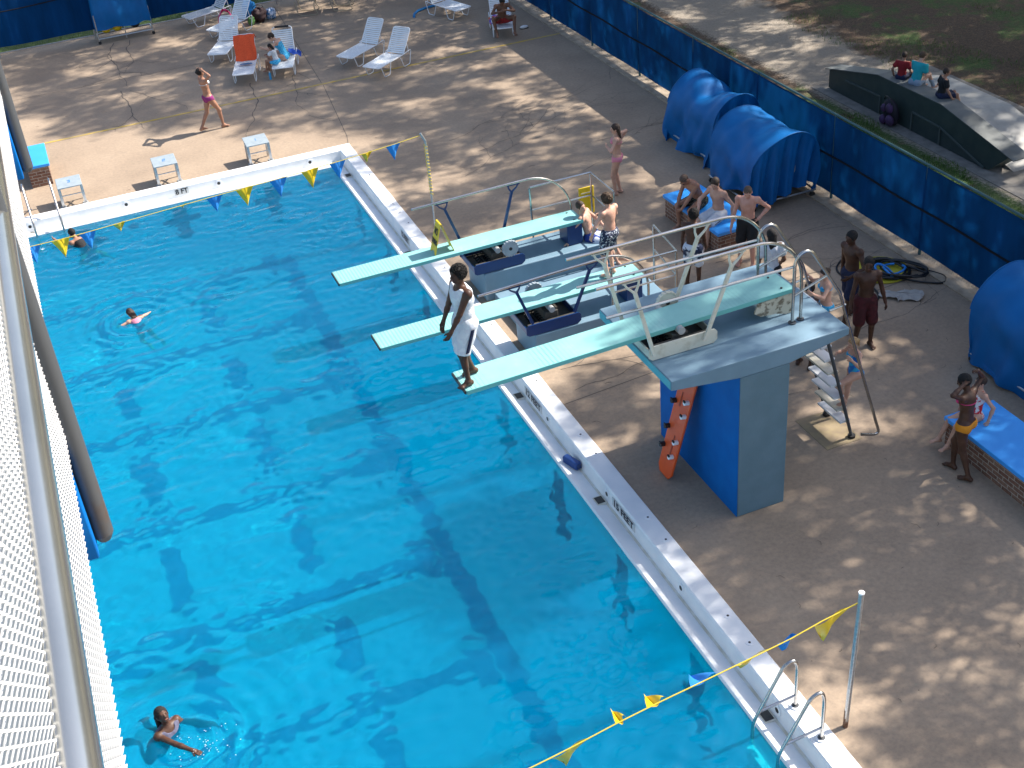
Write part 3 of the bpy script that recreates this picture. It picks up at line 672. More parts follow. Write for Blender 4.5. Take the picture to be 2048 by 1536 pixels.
for y in (-15.20, -15.87):
    t.part('stringer', MB().tube([(2.80, y, 2.62), (3.56, y, .02)], .026, 10), MAT['rust']); t.part('foot', MB().tube([(3.56, y, .002), (3.56, y, .05)], .06, 12), MAT['black'])
for k in range(10):
    z = .30+.245*k; x = 3.50-(z-.1)*.292+.0
    t.part('tread', MB().box(x-.09, -15.84, z, x+.09, -15.23, z+.035), MAT['stain'] if k % 3 == 1 else MAT['white'], bevel=.006)
structure('ladder_pad', MB().box(3.05, -15.98, .001, 3.68, -15.10, .006), M('sandy_patch', (.33, .26, .15), .9, (.27, .21, .14), 8), smooth=0)
# ================================================================ spine board against the tower
t = T('spine_board', 'orange plastic rescue board with head straps leaning on the blue tower wall', 'rescue board', (.7, -15.3, 0))
def bb(u, v, w_=0):  # u across (y), v along, w off the surface
    a = Vector((.60, -15.36, .012)); b = Vector((.985, -15.36, 1.86)); d_ = (b-a).normalized(); n = Vector((-d_.z, 0, d_.x)); tilt = -.17*v/1.9
    return a+d_*v+Vector((0, u+tilt, 0))+n*w_
out = [(-.13, 0), (.13, 0), (.20, .10), (.21, 1.78), (.15, 1.88), (-.15, 1.88), (-.21, 1.78), (-.20, .10)]
n = len(out); vs = [bb(u, v, 0) for u, v in out]+[bb(u, v, .045) for u, v in out]
bo = t.part('board_shell', MB().add(vs, [(i, (i+1) % n, n+(i+1) % n, n+i) for i in range(n)]+[tuple(range(n-1, -1, -1)), tuple(range(n, 2*n))]), MAT['orange'], bevel=.015)
for u, v, L_ in ((-.04, .34, .42), (.04, 1.25, .25)): build(MB().add([bb(u-.018, v, .047), bb(u+.018, v, .047), bb(u+.012, v+L_, .047), bb(u-.012, v+L_, .047), bb(u-.018, v, .05), bb(u+.018, v, .05), bb(u+.012, v+L_, .05), bb(u-.012, v+L_, .05)], [(0, 1, 5, 4), (1, 2, 6, 5), (2, 3, 7, 6), (3, 0, 4, 7), (4, 5, 6, 7)]), 'groove', M('dark_orange_groove', (.30, .035, .01), .6), bo, t.loc)
for u, v, c in ((.17, 1.28, 'black'), (.17, .82, 'black'), (.17, .48, 'black'), (-.15, 1.42, 'white'), (-.16, 1.18, 'white'), (-.14, .70, 'white'), (-.12, .42, 'white')):
    p = bb(u, v, .045); q = bb(u, v, .12); t.part('strap_roll', MB().cyl(p, q, .036 if c == 'white' else .04, 14), MAT[c])
    t.part('strap_end', MB().obox(bb(u, v+.03, .125), (.02, .05, .03)), MAT['black'])
# ================================================================ depth writing on the pool edge
plate = M('marker_plate', (.55, .56, .55), .6)
for s, org, xd, w_, lab in (('8 FT', (-4.22, -.331, -.08), (1, 0, 0), .33, 'small plate with black writing 8 FT on the end wall of the pool'),
                       ('12 FEET', (-.331, -12.40, -.09), (0, -1, 0), .72, 'plate with black writing 12 FEET on the pool edge past the tower board'),
                       ('15 FEET', (-.331, -15.80, -.09), (0, -1, 0), .74, 'plate with black writing 15 FEET on the pool edge near the square gutter drain'), 
                       ('12 FEET', (-.331, -5.45, -.09), (0, -1, 0), .55, 'plate with black writing 12 FEET on the pool edge short of the farthest board')):
    t = T('depth_marker', lab, 'depth marker', org, 0, 'depth markers'); x = Vector(xd); nrm = x.cross(Vector((0, 0, 1)))
    R_ = Matrix((x, Vector((0, 0, 1)), nrm)).transposed()
    pl = t.part('plate', MB().obox(Vector(org)+nrm*.004, (w_, .15, .008), R_), plate, smooth=0)
    tx = text_mesh(s, .15, MAT['letter'], 'lettering', .004); k = w_*.9/max(v.co.x for v in tx.data.vertices)/2; tx.data.transform(Matrix.Diagonal((k, 1.15, 1, 1)))
    place(tx, pl, Vector(org)+nrm*.011, x, (0, 0, 1), org)
# fittings in the coping: caps, inlets, drains
def ring_cap(x, y): 
    return MB().cyl((x, y, .0345), (x, y, .041), .052, 20)
cap0 = None
CAPS = [(-2.17, 'coping cap near the pool corner'), (-2.71, ''), (-3.95, ''), (-4.47, ''), (-5.06, ''), (-7.38, ''), (-9.95, ''), (-12.06, ''), (-13.84, ''), (-14.41, ''), (-16.16, ''), (-16.71, ''), (-18.42, ''), (-18.96, '')]
ORD = ['nearest the pool corner', 'second from the pool corner', 'third from the pool corner', 'beside the first flag pole, farther one', 'beside the first flag pole, nearer one', 'next to the far plinth', 'between the two low boards', 'under the tower board', 'before the blue block', 'level with the blue block', 'before the patch of sun past the tower', 'in the patch of sun past the tower', 'second before the near flag line', 'just before the near flag line']
for i, (y, _) in enumerate(CAPS):
    if i == 0:
        cap0 = T('coping_cap', 'round white cap set in the coping '+ORD[0], 'cap', (-.115, y, 0), 0, 'round caps along the coping')
        cap0.part('flange', ring_cap(-.115, y), MAT['white']); cap0.part('plug', MB().cyl((-.115, y, .0412), (-.115, y, .044), .017, 12), MAT['black']); 
    else:
        c = copy_tree(cap0.o); c.location = (-.115, y, 0); c['label'] = 'round white cap set in the coping '+ORD[i]
in0 = None
for i, (x, y, sx, lab) in enumerate([(-7.7, -.333, 0, 'in the end wall beside the steps rails'), (-5.52, -.333, 0, 'in the end wall left of the 8 FT plate'), (-3.34, -.333, 0, 'in the end wall right of the 8 FT plate'), (-1.10, -.333, 0, 'in the end wall near the pool corner'),
                                    (-.333, -6.4, 1, 'in the side wall before the farthest board'), (-.333, -13.02, 1, 'in the side wall after the 12 FEET plate'), (-.333, -15.25, 1, 'in the side wall over the square gutter drain'), (-.333, -17.56, 1, 'in the side wall between tower and second flag line'), (-.333, -19.97, 1, 'in the side wall beside the pool ladder')]):
    if i == 0:
        in0 = T('water_inlet', 'round dark inlet '+lab, 'inlet', (x, y, -.09), 0, 'round inlets of the pool wall')
        in0.part('flange', MB().cyl((x, y+.01, -.09), (x, y-.008, -.09), .075, 22), MAT['white']); in0.part('hole', MB().cyl((x, y-.0085, -.09), (x, y-.011, -.09), .038, 18), MAT['black'])
    else:
        c = copy_tree(in0.o); c.location = (x, y, -.09); c.rotation_euler = (0, 0, -math.pi/2 if sx else 0); c['label'] = 'round dark inlet '+lab
for i, (y, lab) in enumerate([(-1.35, 'near the pool corner'), (-5.95, 'before the farthest board'), (-12.0, 'under the tower board'), (-15.20, 'beside the 15 FEET plate'), (-19.9, 'beside the pool ladder')]):
    t = T('gutter_drain', 'square drain opening in the gutter '+lab, 'drain', (-.43, y, -.28), 0, 'square gutter drains')
    t.part('frame', MB().box(-.52, y-.10, -.25, -.36, y+.10, -.205), MAT['stain'], bevel=.004); t.part('opening', MB().box(-.50, y-.08, -.2045, -.38, y+.08, -.200), MAT['darkbox'])
# ================================================================ flag lines
def flag_line(label, pts, poles, flags, seed, k=1.0):
    """pts: rope polyline; flags: (arc position, colour, twist, size)"""
    t = T('flag_line', label, 'flag line', pts[0], 0, 'pennant lines across the pool'); P = [Vector(p) for p in pts]
    t.part('rope', MB().tube(P, .007, 6), MAT['rope'])
    seg = [0]
    for a, b in zip(P, P[1:]): seg.append(seg[-1]+(b-a).length)
    def at(s):
        for i in range(len(P)-1):
            if s <= seg[i+1]: return P[i].lerp(P[i+1], (s-seg[i])/(seg[i+1]-seg[i]))
        return P[-1]
    for s, col, tw_, fold in flags:
        a = at(s); b = at(s+.36); d_ = (b-a).normalized(); dn = Vector((math.sin(tw_)*.0, math.sin(tw_), -math.cos(tw_)))
        def fn(u, v):
            x = (u-.5)*(1-v)*.36*k*(1-fold); return tuple(a.lerp(b, .5)+d_*x+dn*(v*.40*k*(1-.8*fold))+Vector((0, .03*math.sin(u*6+v*3)+fold*.06*math.sin(u*9), 0)))
        t.part('pennant', MB().grid(fn, 9, 9), MAT['yellow' if col == 'y' else 'flagblue'], label=('yellow' if col == 'y' else 'blue')+' pennant')
    return t
Y1 = -5.75
pts = [(.21, Y1, 2.20), (-.35, Y1, 2.14), (-1.53, Y1, 2.05), (-2.69, Y1, 1.985), (-3.84, Y1, 1.94), (-5.68, Y1, 1.85), (-6.83, Y1, 1.79), (-8.5, Y1, 1.78), (-11, Y1, 1.85), (-16.8, Y1, 2.2)]
flag_line('far yellow rope of blue and yellow pennants over the end of the pool', pts, 0,
          [(.42, 'b', .15, .15), (.98, 'y', .5, .35), (1.60, 'b', .1, .05), (2.17, 'y', .05, 0), (2.82, 'b', .1, 0), (3.50, 'y', .1, .02), (4.1, 'b', .2, .1), (4.72, 'y', 1.0, .45), (5.25, 'b', .1, 1.0) if False else (5.95, 'y', .6, .3), (6.55, 'b', .1, .1), (7.05, 'y', 0, .05), (7.58, 'b', 0, .1), (8.3, 'y', .1, .1)], 1)
t = T('flag_pole', 'thin steel pole with bent top holding the far flag line', 'pole', (.27, Y1, 0), 0, 'poles of the flag lines')
t.part('pole', MB().tube([(.27, Y1, 0), (.29, Y1, 1.95), (.285, Y1, 2.06), (.20, Y1, 2.24)], .024, 10), MAT['galv'])
t.part('rope_wrap', MB().tube([(.28+.035*math.cos(a*.8), Y1+.035*math.sin(a*.8), 2.0-.0095*a) for a in range(120)], .007, 4), MAT['rope'])
Y2 = -20.6
pts = [(.215, Y2, 1.97), (-.25, Y2, 1.90), (-.64, Y2, 1.81), (-1.08, Y2, 1.75), (-1.75, Y2, 1.665), (-2.29, Y2, 1.60), (-2.76, Y2, 1.53), (-3.29, Y2, 1.43), (-3.69, Y2, 1.37), (-5, Y2, 1.25), (-8, Y2, 1.2), (-12, Y2, 1.4), (-16.8, Y2, 2.0)]
flag_line('near yellow rope of pennants crossing the lower right corner of the pool', pts, 0,
          [(.16, 'y', .3, .0), (.72, 'b', .5, .5), (1.16, 'y', .6, .05), (1.74, 'b', .9, .2), (2.32, 'y', 1.0, .45), (2.75, 'y', 1.2, .7), (3.36, 'y', .4, 0), (4.0, 'b', .3, 0)], 2, 1.3)
t = T('flag_pole', 'steel pole with rusty foot holding the near flag line', 'pole', (.19, Y2, 0), 0, 'poles of the flag lines')
t.part('pole', MB().tube([(.19, Y2, 0), (.215, Y2-.03, 2.13)], .030, 12), MAT['galv']); t.part('rusty_foot', MB().tube([(.19, Y2, 0), (.194, Y2, .28)], .0315, 12), M('rust_brown', (.12, .05, .025), .8, (.2, .12, .08), 20))
t.part('cap', MB().cyl((.215, Y2-.03, 2.13), (.216, Y2-.03, 2.15), .034, 14), MAT['white'])
# ================================================================ benches, starting blocks, ladders
def bench(label, x0, x1, y0, y1, h, rz=0):
    cx, cy = (x0+x1)/2, (y0+y1)/2; t = T('bench', label, 'bench', (cx, cy, 0), rz, 'brick benches with blue pads'); a, b = (x1-x0)/2, (y1-y0)/2
    t.part('brick_base', MB().box(-a+.04, -b+.04, .001, a-.04, b-.04, h-.075), MAT['brick'], w=False)
    t.part('seat_pad', MB().box(-a, -b, h-.073, a, b, h), MAT['vinyl'], w=False, bevel=.012); return t
bench('brick bench with light blue pad where two men sit, in front of the covered reels', 4.72, 5.62, -9.70, -7.55, .50, math.radians(2))
bench('brick bench with blue pad at the right edge behind the woman in orange', 4.64, 5.54, -19.4, -16.62, .50, 0)
bench('small brick block with blue pad behind the left starting block', -7.5, -6.93, 1.65, 3.10, .55, 0)
def start_block(x, lab, i):
    t = T('starting_block', 'pale grey starting block '+lab, 'starting block', (x, .0, 0), 0, 'starting blocks at the end of the pool')
    t.part('top_plate', MB().obox((0, .30, .50), (.56, .52, .03), Matrix.Rotation(.10, 3, 'X')), MAT['ltgrey'], w=False, bevel=.008)
    t.part('number_mark', text_target(i), MAT['flagblue'], w=False)
    for s in (-1, 1):
        t.part('leg', MB().bar((s*.25, .09, .02), (s*.25, .10, .465), .06, .035, (0, 1, 0)), MAT['galv'], w=False)
        t.part('leg', MB().bar((s*.25, .42, .02), (s*.25, .36, .485), .06, .035, (0, 1, 0)), MAT['galv'], w=False)
        t.part('side_brace', MB().bar((s*.25, .11, .26), (s*.25, .42, .38), .03, .03).bar((s*.25, .12, .40), (s*.25, .38, .24), .025, .025), MAT['galv'], w=False)
    t.part('cross_bar', MB().tube([(-.25, .10, .27), (.25, .10, .27)], .014, 8), MAT['galv'], w=False)
    t.part('foot_plate', MB().box(-.31, .03, .001, -.19, .18, .015).box(.19, .03, .001, .31, .18, .015), MAT['grey'], w=False)
def text_target(i):
    mb = MB(); z = .52
    s = {1: [(0, .36, 0, .26)], 2: [(-.03, .36, .03, .36), (.03, .36, .03, .31), (.03, .31, -.03, .31), (-.03, .31, -.03, .26), (-.03, .26, .03, .26)], 3: [(-.03, .36, .03, .36), (.03, .36, .03, .26), (.03, .31, -.02, .31), (-.03, .26, .03, .26)]}[i]
    for x0, y0, x1, y1 in s: mb.bar((x0, y0, z-.002+(y0-.3)*.1), (x1+1e-4, y1, z-.002+(y1-.3)*.1), .016, .004)
    return mb
start_block(-6.62, 'nearest the railing, left of the 8 FT plate', 3); start_block(-4.41, 'directly behind the 8 FT plate', 2); start_block(-2.19, 'nearest the pool corner', 1)
# recessed step rails at the left end of the pool
for y_, x_, lab in ((0, -7.02, 'right one of the two steel grab rails at the left end of the pool'), (0, -7.62, 'left one of the two steel grab rails at the left end of the pool')):
    t = T('grab_rail', lab, 'grab rail', (x_, .4, 0), 0, 'grab rails at the left end of the pool')
    t.part('rail', MB().tube(fillet([(x_, .38, 0), (x_, .38, .62), (x_, .05, .80), (x_+.02, -.72, .05), (x_+.02, -.72, -1.2)], .15, 5), .024, 10), MAT['steel'])
    t.part('flange', MB().cyl((x_, .38, .001), (x_, .38, .02), .05, 14), MAT['galv'])
# pool ladder lower right
t = T('pool_ladder', 'polished steel pool ladder with two curved handrails in the lower right corner', 'pool ladder', (-.2, -20.38, 0))
for y in (-20.10, -20.65):
    r_ = t.part('handrail', MB().tube(fillet([(-.175, y, .0), (-.175, y, .70), (-.22, y, .84), (-.36, y, .80), (-.76, y, .02), (-.76, y, -1.3)], .13, 6), .0225, 12), MAT['steel'], recv=True)
    build(MB().cyl((-.175, y, .035), (-.175, y, .05), .07, 20), 'flange', MAT['white'], r_, t.loc); build(MB().cyl((-.175, y, .0505), (-.175, y, .055), .045, 16), 'socket', MAT['rust'], r_, t.loc)
    t.part('cross_tube', MB().tube([(-.175, y, .22), (-.685, y, .18)], .018, 10), MAT['steel'])
for z in (-.38, -.68, -.98): t.part('rung', MB().box(-.86, -20.65, z, -.70, -20.10, z+.03), MAT['white'], bevel=.008, recv=True)
# ================================================================ tarp covered reels
def tarp(label, x0, x1, y0, y1, h, zb, seed, loc_name='covered_reel', sag=0, skew=0, R=None, amp=.065):
    """lane line reel under a tarp, barrel axis along y"""
    rr = random.Random(seed); cx = (x0+x1)/2; R = R or (x1-x0)/2; t = T(loc_name, label, 'covered reel', (cx, (y0+y1)/2, 0), 0, 'reels under blue tarps')
    zc = h-R; ph = [rr.uniform(0, 6.28) for _ in range(10)]; per = math.pi*R+2*(zc-zb)
    def section(v):
        s = v*per; d1 = zc-zb
        if s < d1: return (-R, zb+s, s/d1*.0+1-s/d1, -1, 0)
        if s > per-d1: q = per-s; return (R, zb+q, 1-q/d1, 1, 0)
        a = math.pi-(s-d1)/R; return (R*math.cos(a), zc+R*math.sin(a), 0, math.cos(a), math.sin(a))
    def wav(p, q): return math.sin(p*5.1+ph[0]+1.5*math.sin(q*1.7+ph[1]))*.5+math.sin(p*9.3+ph[2]+2*q)*.28+math.sin(p*17+ph[3]+q*3)*.14
    def fn(u, v):
        x, z, low, nx, nz = section(v); y = y0+(y1-y0)*u; edge = min(u, 1-u)
        w_ = wav(y, v*6)*amp*(.45+1.3*low)+.035*math.sin(v*16+u*5+ph[4])*(1-low)*(.4+edge)+.028*math.sin(v*30-u*9+ph[5])*(1-abs(2*u-1))
        shr = 1-.05*math.sin(u*math.pi)*(1-low)-sag*math.exp(-((u-.5)/.16)**2)*(1-low)
        zz_ = zb+(z-zb)*shr+nz*w_; return (cx+x*(1+.05*low)*(1-.04*math.sin(u*math.pi))+nx*w_, y+skew*(z/h)+.03*math.sin(v*12+ph[6]), zz_-(.05*math.sin(y*4+ph[7]) if low > .9 else 0))
    shell = MB().grid(fn, 90, 110)
    t.part('tarp', shell, MAT['tarp'], smooth=180)
    for e, sgn, u_ in ((y0, -1, 0), (y1, 1, 1)):
        def fc(u, v):
            X, Y_, Z, *_r = (*fn(u_, u),); zbot = zb+.10*math.sin(u*9+ph[8]); k = v
            z = Z+(zbot-Z)*k; inw = .10*math.sin(k*math.pi*.5)+.10*math.sin(X*16+ph[9]+k*2.2)*k**.7+.04*math.sin(X*34+k*4)*k**.6
            return (cx+(X-cx)*(1-.05*k), Y_-sgn*inw, z)
        t.part('tarp_curtain', MB().grid(fc, 110, 30), MAT['tarp'], smooth=180)
        rim = [Vector(fn(u_, i/60))+Vector((0, sgn*.012, .004)) for i in range(14, 47)]
        t.part('rope_hem', MB().tube(rim, .012, 5), MAT['tarp'])
    fr = MB(); z = .17
    for x in (x0+.04, x1-.04): fr.tube([(x, y0-.02, z), (x, y1+.02, z)], .02, 6)
    for y in (y0, y1): fr.tube([(x0+.02, y, z), (x1-.02, y, z)], .02, 6)
    t.part('cart_frame', fr, MAT['galv'])
    for x in (x0+.08, x1-.08):
        for y in (y0+.03, y1-.03):
            c_ = t.part('caster_wheel', MB().cyl((x, y-.02, .06), (x, y+.02, .06), .058, 14), MAT['black']); build(MB().bar((x, y, .07), (x, y, .17), .03, .05), 'fork', MAT['galv'], c_, t.loc)
    t.part('drum', MB().cyl((cx, y0+.1, zc), (cx, y1-.1, zc), R*.45, 20), MAT['grey'])
    return t
tarp('domed blue tarp over a reel on wheels, nearer of two beside the brick bench', 6.28, 7.86, -8.42, -6.62, 1.62, .24, 3, skew=-.10, amp=.075)
tarp('crumpled blue tarp over a reel, farther of two against the right fence', 6.70, 7.90, -5.95, -3.95, 1.62, .03, 8, sag=.08, skew=-.25, R=.62, amp=.09)
tarp('big blue tarp over a reel cut by the right edge of the picture', 6.42, 7.8, -17.6, -15.0, 1.66, .04, 15, skew=.05, amp=.07)
def cart_cover():
    x0, x1, y0, y1, h, zb = -4.60, -2.92, 12.42, 12.98, 1.95, .42; t = T('covered_cart', 'blue tarp hanging over a wheeled cart against the back fence', 'covered cart', ((x0+x1)/2, 12.7, 0))
    def fn(u, v):
        s = v*(h-zb); x = x0+(x1-x0)*u; w_ = .05*math.sin(u*9+math.sin(s*3))+.03*math.sin(u*23+s*2)+.035*math.sin(s*6+u*3)*(1-abs(2*u-1))
        cz = h-.14*math.sin(u*math.pi)-.10*math.exp(-((u-.48)/.12)**2); z = zb+(cz-zb)*v
        return (x+(u-.5)*-.14*v, y0-.10+w_*(1.2-.7*v)+.05*v, z-.03*math.sin(u*12)*(1-v))
    t.part('tarp', MB().grid(fn, 90, 60), MAT['tarp'], smooth=180)
    def top(u, v): a = fn(u, 1); return (a[0], a[1]+v*.55, a[2]+.10*math.sin(v*math.pi)-.5*v*v)
    t.part('tarp_top', MB().grid(top, 60, 14), MAT['tarp'], smooth=180)
    for e in (0, 1):
        def sd(u, v): a = fn(e, v); return (a[0]+(-.04 if e == 0 else .04)*math.sin(u*8), a[1]+.55*u, a[2]-.3*v*u*u)
        t.part('tarp_side', MB().grid(sd, 14, 30), MAT['tarp'], smooth=180)
    fr = MB(); ya, yb = y0-.08, y1
    for z in (.16,):
        fr.tube([(x0, ya, z), (x1, ya, z)], .025, 8).tube([(x0, yb, z), (x1, yb, z)], .025, 8).tube([(x0, ya, z), (x0, yb, z)], .025, 8).tube([(x1, ya, z), (x1, yb, z)], .025, 8)
    t.part('cart_frame', fr, MAT['galv'])
    for x in (x0, (x0+x1)/2, x1): t.part('frame_post', MB().tube([(x, ya, .05), (x, ya, .9)], .018, 8), MAT['galv'])
    for x in (x0+.3, x0+.65, x0+1.2): t.part('stored_ball', MB().ellip((x, 12.62, .36), (.15, .13, .12)), MAT['yellow' if x < x0+1 else 'black'])
    for x in (x0, x1): t.part('caster_wheel', MB().cyl((x, ya-.02, .05), (x, ya+.02, .05), .05, 12), MAT['black'])
cart_cover()
# ================================================================ sun loungers
def make_lounger(back=52, black=False):
    t = T('sun_lounger', 'x', 'sun lounger', (0, 0, 0), 0, 'white strap sun loungers'); a = math.radians(back); w_ = .29; z0 = .33; ys = 1.18; Lb = .78
    def bp(s): return (ys+Lb*s*math.cos(a), z0+Lb*s*math.sin(a))
    t.part('seat_frame', MB().tube(fillet([(-w_, ys+.12, z0+.02), (-w_, .0, z0), (w_, .0, z0), (w_, ys+.12, z0+.02)], .07, 4), .0145, 8), MAT['white'], w=False)
    yb, zb = bp(1.0)
    t.part('back_frame', MB().tube(fillet([(-w_+.01, ys, z0), (-w_+.01, yb, zb), (w_-.01, yb, zb), (w_-.01, ys, z0)], .08, 5), .0145, 8), MAT['white'], w=False)
    st = MB(); n = 21
    for i in range(n):
        y = .035+i*(ys-.04)/n; sag = -.012-.01*math.sin(math.pi*i/n); st.grid(lambda u, v: (-w_+2*w_*u, y+v*.047, z0+.012+sag*math.sin(u*math.pi)), 7, 2)
    t.part('seat_straps', st, MAT['strap'], w=False, smooth=180)
    st = MB(); n = 13
    for i in range(n):
        if black and i == n-1: continue
        s0 = .03+i*.95/n; s1 = s0+.057
        def fn(u, v): y, z = bp(s0+(s1-s0)*v); return (-w_+.01+2*(w_-.01)*u, y+.014*math.sin(u*math.pi)*math.sin(a), z-.02*math.sin(u*math.pi)*math.cos(a)+.012)
        st.grid(fn, 7, 2)
    t.part('back_straps', st, MAT['strap'], w=False, smooth=180)
    if black: y, z = bp(1.0); t.part('head_roll', MB().tube([(-.2, y, z+.01), (.2, y, z+.01)], .03, 10), MAT['black'], w=False)
    for s in (-1, 1):
        x = s*w_; t.part('leg', MB().tube(fillet([(x, .10, z0), (x, .22, .02), (x, .46, .02), (x, .56, z0)], .05, 4), .0125, 8), MAT['white'], w=False)
        x2 = s*(w_+.035); t.part('leg', MB().tube(fillet([(x2, .98, z0-.01), (x2, 1.10, .02), (x2, 1.38, .02), (x2, 1.50, .40), (x2, ys-.02, z0+.04)], .05, 4), .0125, 8), MAT['white'], w=False)
        y, z = bp(.45); t.part('back_strut', MB().tube([(s*(w_-.01), y, z), (s*w_, 1.44, .30)], .009, 6), MAT['white'], w=False)
    return t.o
def put(o, x, y, rz, label): o.location = (x, y, 0); o.rotation_euler = (0, 0, math.radians(rz)); o['label'] = label
lg0 = make_lounger(); put(lg0, -1.38, 5.74, -17, 'white strap lounger with an orange towel draped over its backrest')
for x, y, rz, lab in ((-1.69, 7.96, -28, 'empty white lounger between the towel lounger and the one stacked behind it'),
                      (1.45, 5.41, -54, 'empty white lounger, farther of the pair in the middle of the deck'),
                      (1.85, 4.12, -53, 'empty white lounger, nearer of the pair, standing across the yellow line'),
                      (6.19, 5.06, -17, 'white lounger by the fence with the man in red shorts'),
                      (-1.35, 10.30, -52, 'white lounger turned sideways beside the heap of bags'),
                      (-1.86, 12.28, -72, 'white lounger nearest the back fence, left of the bags'),
                      (5.88, 7.55, 19, 'empty white lounger cut by the top edge beside the blue noodle')):
    c = copy_tree(lg0); put(c, x, y, rz, lab)
lgb = make_lounger(62, True); put(lgb, -.28, 5.60, -17, 'white lounger with black head roll holding a woman and a child')
def brown_lounger(x, y, rz, lab):
    t = T('patio_chair', lab, 'chair', (x, y, 0), math.radians(rz), 'tan framed chairs at the top edge')
    for s in (-1, 1): t.part('leg', MB().tube(fillet([(s*.28, -.05, .52), (s*.28, .05, .25), (s*.28, -.10, .015), (s*.28, .55, .015), (s*.28, .62, .5)], .12, 5), .016, 8), MAT['tan'], w=False)
    t.part('seat', MB().grid(lambda u, v: (-.27+.54*u, .0+.5*v, .44-.03*math.sin(u*math.pi)), 8, 6), MAT['tan'], w=False, smooth=180)
    t.part('backrest', MB().grid(lambda u, v: (-.27+.54*u, .5+.2*v, .46+.55*v), 8, 6), MAT['tan'], w=False, smooth=180)
brown_lounger(2.15, 11.25, 70, 'tan framed chair at the top edge, left of the two'); brown_lounger(3.25, 11.05, 70, 'tan framed chair at the top edge, right of the two')
# towels and bags
def cloth(name, lab, cat, fn, nu, nv, mat, loc, group=None):
    o = build(MB().grid(fn, nu, nv), name, mat, None, loc, smooth=180); o.location = loc; return tag(o, lab, cat, group)
R17 = Matrix.Rotation(math.radians(-17), 3, 'Z')
def on_lounger(x, y, rz, lx, ly, z): v = Matrix.Rotation(math.radians(rz), 3, 'Z') @ Vector((lx, ly, 0)); return (x+v.x, y+v.y, z)
def tw(u, v):
    a = math.radians(52); s = -.04+1.08*v; y = 1.18+.78*s*math.cos(a)-.025; z = .33+.78*s*math.sin(a)+.035+.008*math.sin(u*14+v*4)
    if v > .93: y += (v-.93)*1.6; z -= (v-.93)*3
    return on_lounger(-1.38, 5.74, -17, -.30+.60*u+.015*math.sin(v*7), y+.006*math.sin(u*20), z)
cloth('beach_towel', 'orange towel hanging over a lounger backrest', 'towel', tw, 26, 26, M('orange_towel', (.66, .075, .02), .95, (.75, .10, .03), 30, bump=.5, bscale=150), (-1.0, 7.2, .5))
cloth('goggles_cloth', 'small dark blue cloth lying on the seat of the towel lounger', 'cloth', lambda u, v: on_lounger(-1.38, 5.74, -17, -.15+.36*u, .72+.17*v*(1-.5*abs(2*u-1)), .352+.022*math.sin(u*9)*math.sin(v*3)+.02), 16, 8, M('blue_striped_cloth', (.03, .09, .22), .9, (.10, .18, .30), 40), (-1.1, 6.5, .35))
cloth('blue_towel', 'royal blue towel hanging over the arm of the woman\'s lounger', 'towel', lambda u, v: on_lounger(-.28, 5.60, -17, .12+.34*u, .98+.36*v+.05*u, .40+.12*v*(1-u)-.12*u*u+.02*math.sin(u*11+v*5)), 16, 16, M('royal_blue_towel', (.01, .06, .36), .95), (.4, 6.7, .4))
cloth('striped_towel', 'purple and orange towel crumpled behind the man in red shorts', 'towel', lambda u, v: on_lounger(6.19, 5.06, -17, -.36+.42*u, .45+.75*v, .40+.03*math.sin(u*15+v*9)+.02*math.sin(v*23)-.10*(1-u)**3), 24, 24, M('orange_purple_towel', (.50, .10, .03), .95, (.12, .10, .38), 5, lo=.48, hi=.52), (6.3, 5.9, .4))
cloth('pink_towel', 'bright pink towel bunched on the lounger near the back fence', 'towel', lambda u, v: (-.98+.50*u+.08*v, 11.45+.55*v, .10+.50*math.sin(u*math.pi)**.7*(1-.4*v)+.04*math.sin(u*19+v*6)), 26, 18, M('pink_towel', (.80, .06, .24), .9), (-.75, 11.7, .2))
def bag(name, lab, c, r, mat, strap=True, seed=0, cat='bag'):
    rr = random.Random(seed); ph = [rr.uniform(0, 6) for _ in range(4)]; t = T(name, lab, cat, c, 0, 'bags heaped by the loungers')
    def fn(u, v):
        a = u*2*math.pi; b = (v-.5)*math.pi; k = 1+.10*math.sin(3*a+ph[0]+2*b)+.07*math.sin(7*a+ph[1]-3*b)+.05*math.sin(9*b+ph[2])
        return (c[0]+r[0]*k*math.cos(a)*math.cos(b)**.8, c[1]+r[1]*k*math.sin(a)*math.cos(b)**.8, c[2]+max(0, r[2]*(1+math.sin(b)*k*.98)))
    t.part('bag_body', MB().grid(fn, 34, 20), mat, smooth=180)
    if strap: t.part('strap', MB().tube([(c[0]+r[0]*.7*math.cos(a), c[1]-.02, c[2]+2*r[2]+.10*math.sin(a)) for a in np.linspace(0, math.pi, 12)], .012, 6), MAT['black'])
    return t
bag('duffel_bag', 'big black bag in the heap beside the sideways lounger', (.33, 11.45, .0), (.24, .22, .22), M('black_nylon', (.03, .012, .014), .8), True, 1)
bag('tote_bag', 'white and blue bag at the right end of the heap', (.72, 11.5, .0), (.17, .17, .17), M('blue_white_cloth', (.55, .60, .68), .8, (.04, .16, .34), 12, lo=.45, hi=.55), False, 2)
bag('beach_bag', 'bright blue bag behind the black bag', (.12, 11.95, .0), (.22, .18, .30), M('bright_blue_cloth', (.01, .22, .55), .7), True, 3)
bag('small_bag', 'little green bag in front of the heap', (.02, 11.25, .0), (.11, .10, .14), M('green_cloth', (.08, .20, .05), .8), False, 4)
t = T('backpack', 'purple backpack leaning on the dark side of the skate ramp', 'backpack', (11.42, -6.05, -.04)); pn_ = M('purple_nylon', (.12, .05, .15), .7, (.05, .03, .06), 7)
t.part('main_compartment', MB().ellip((11.44, -6.05, .28), (.13, .26, .34), Matrix.Rotation(-.15, 3, 'Y'), 20, 14), M('dark_nylon', (.02, .015, .025), .7))
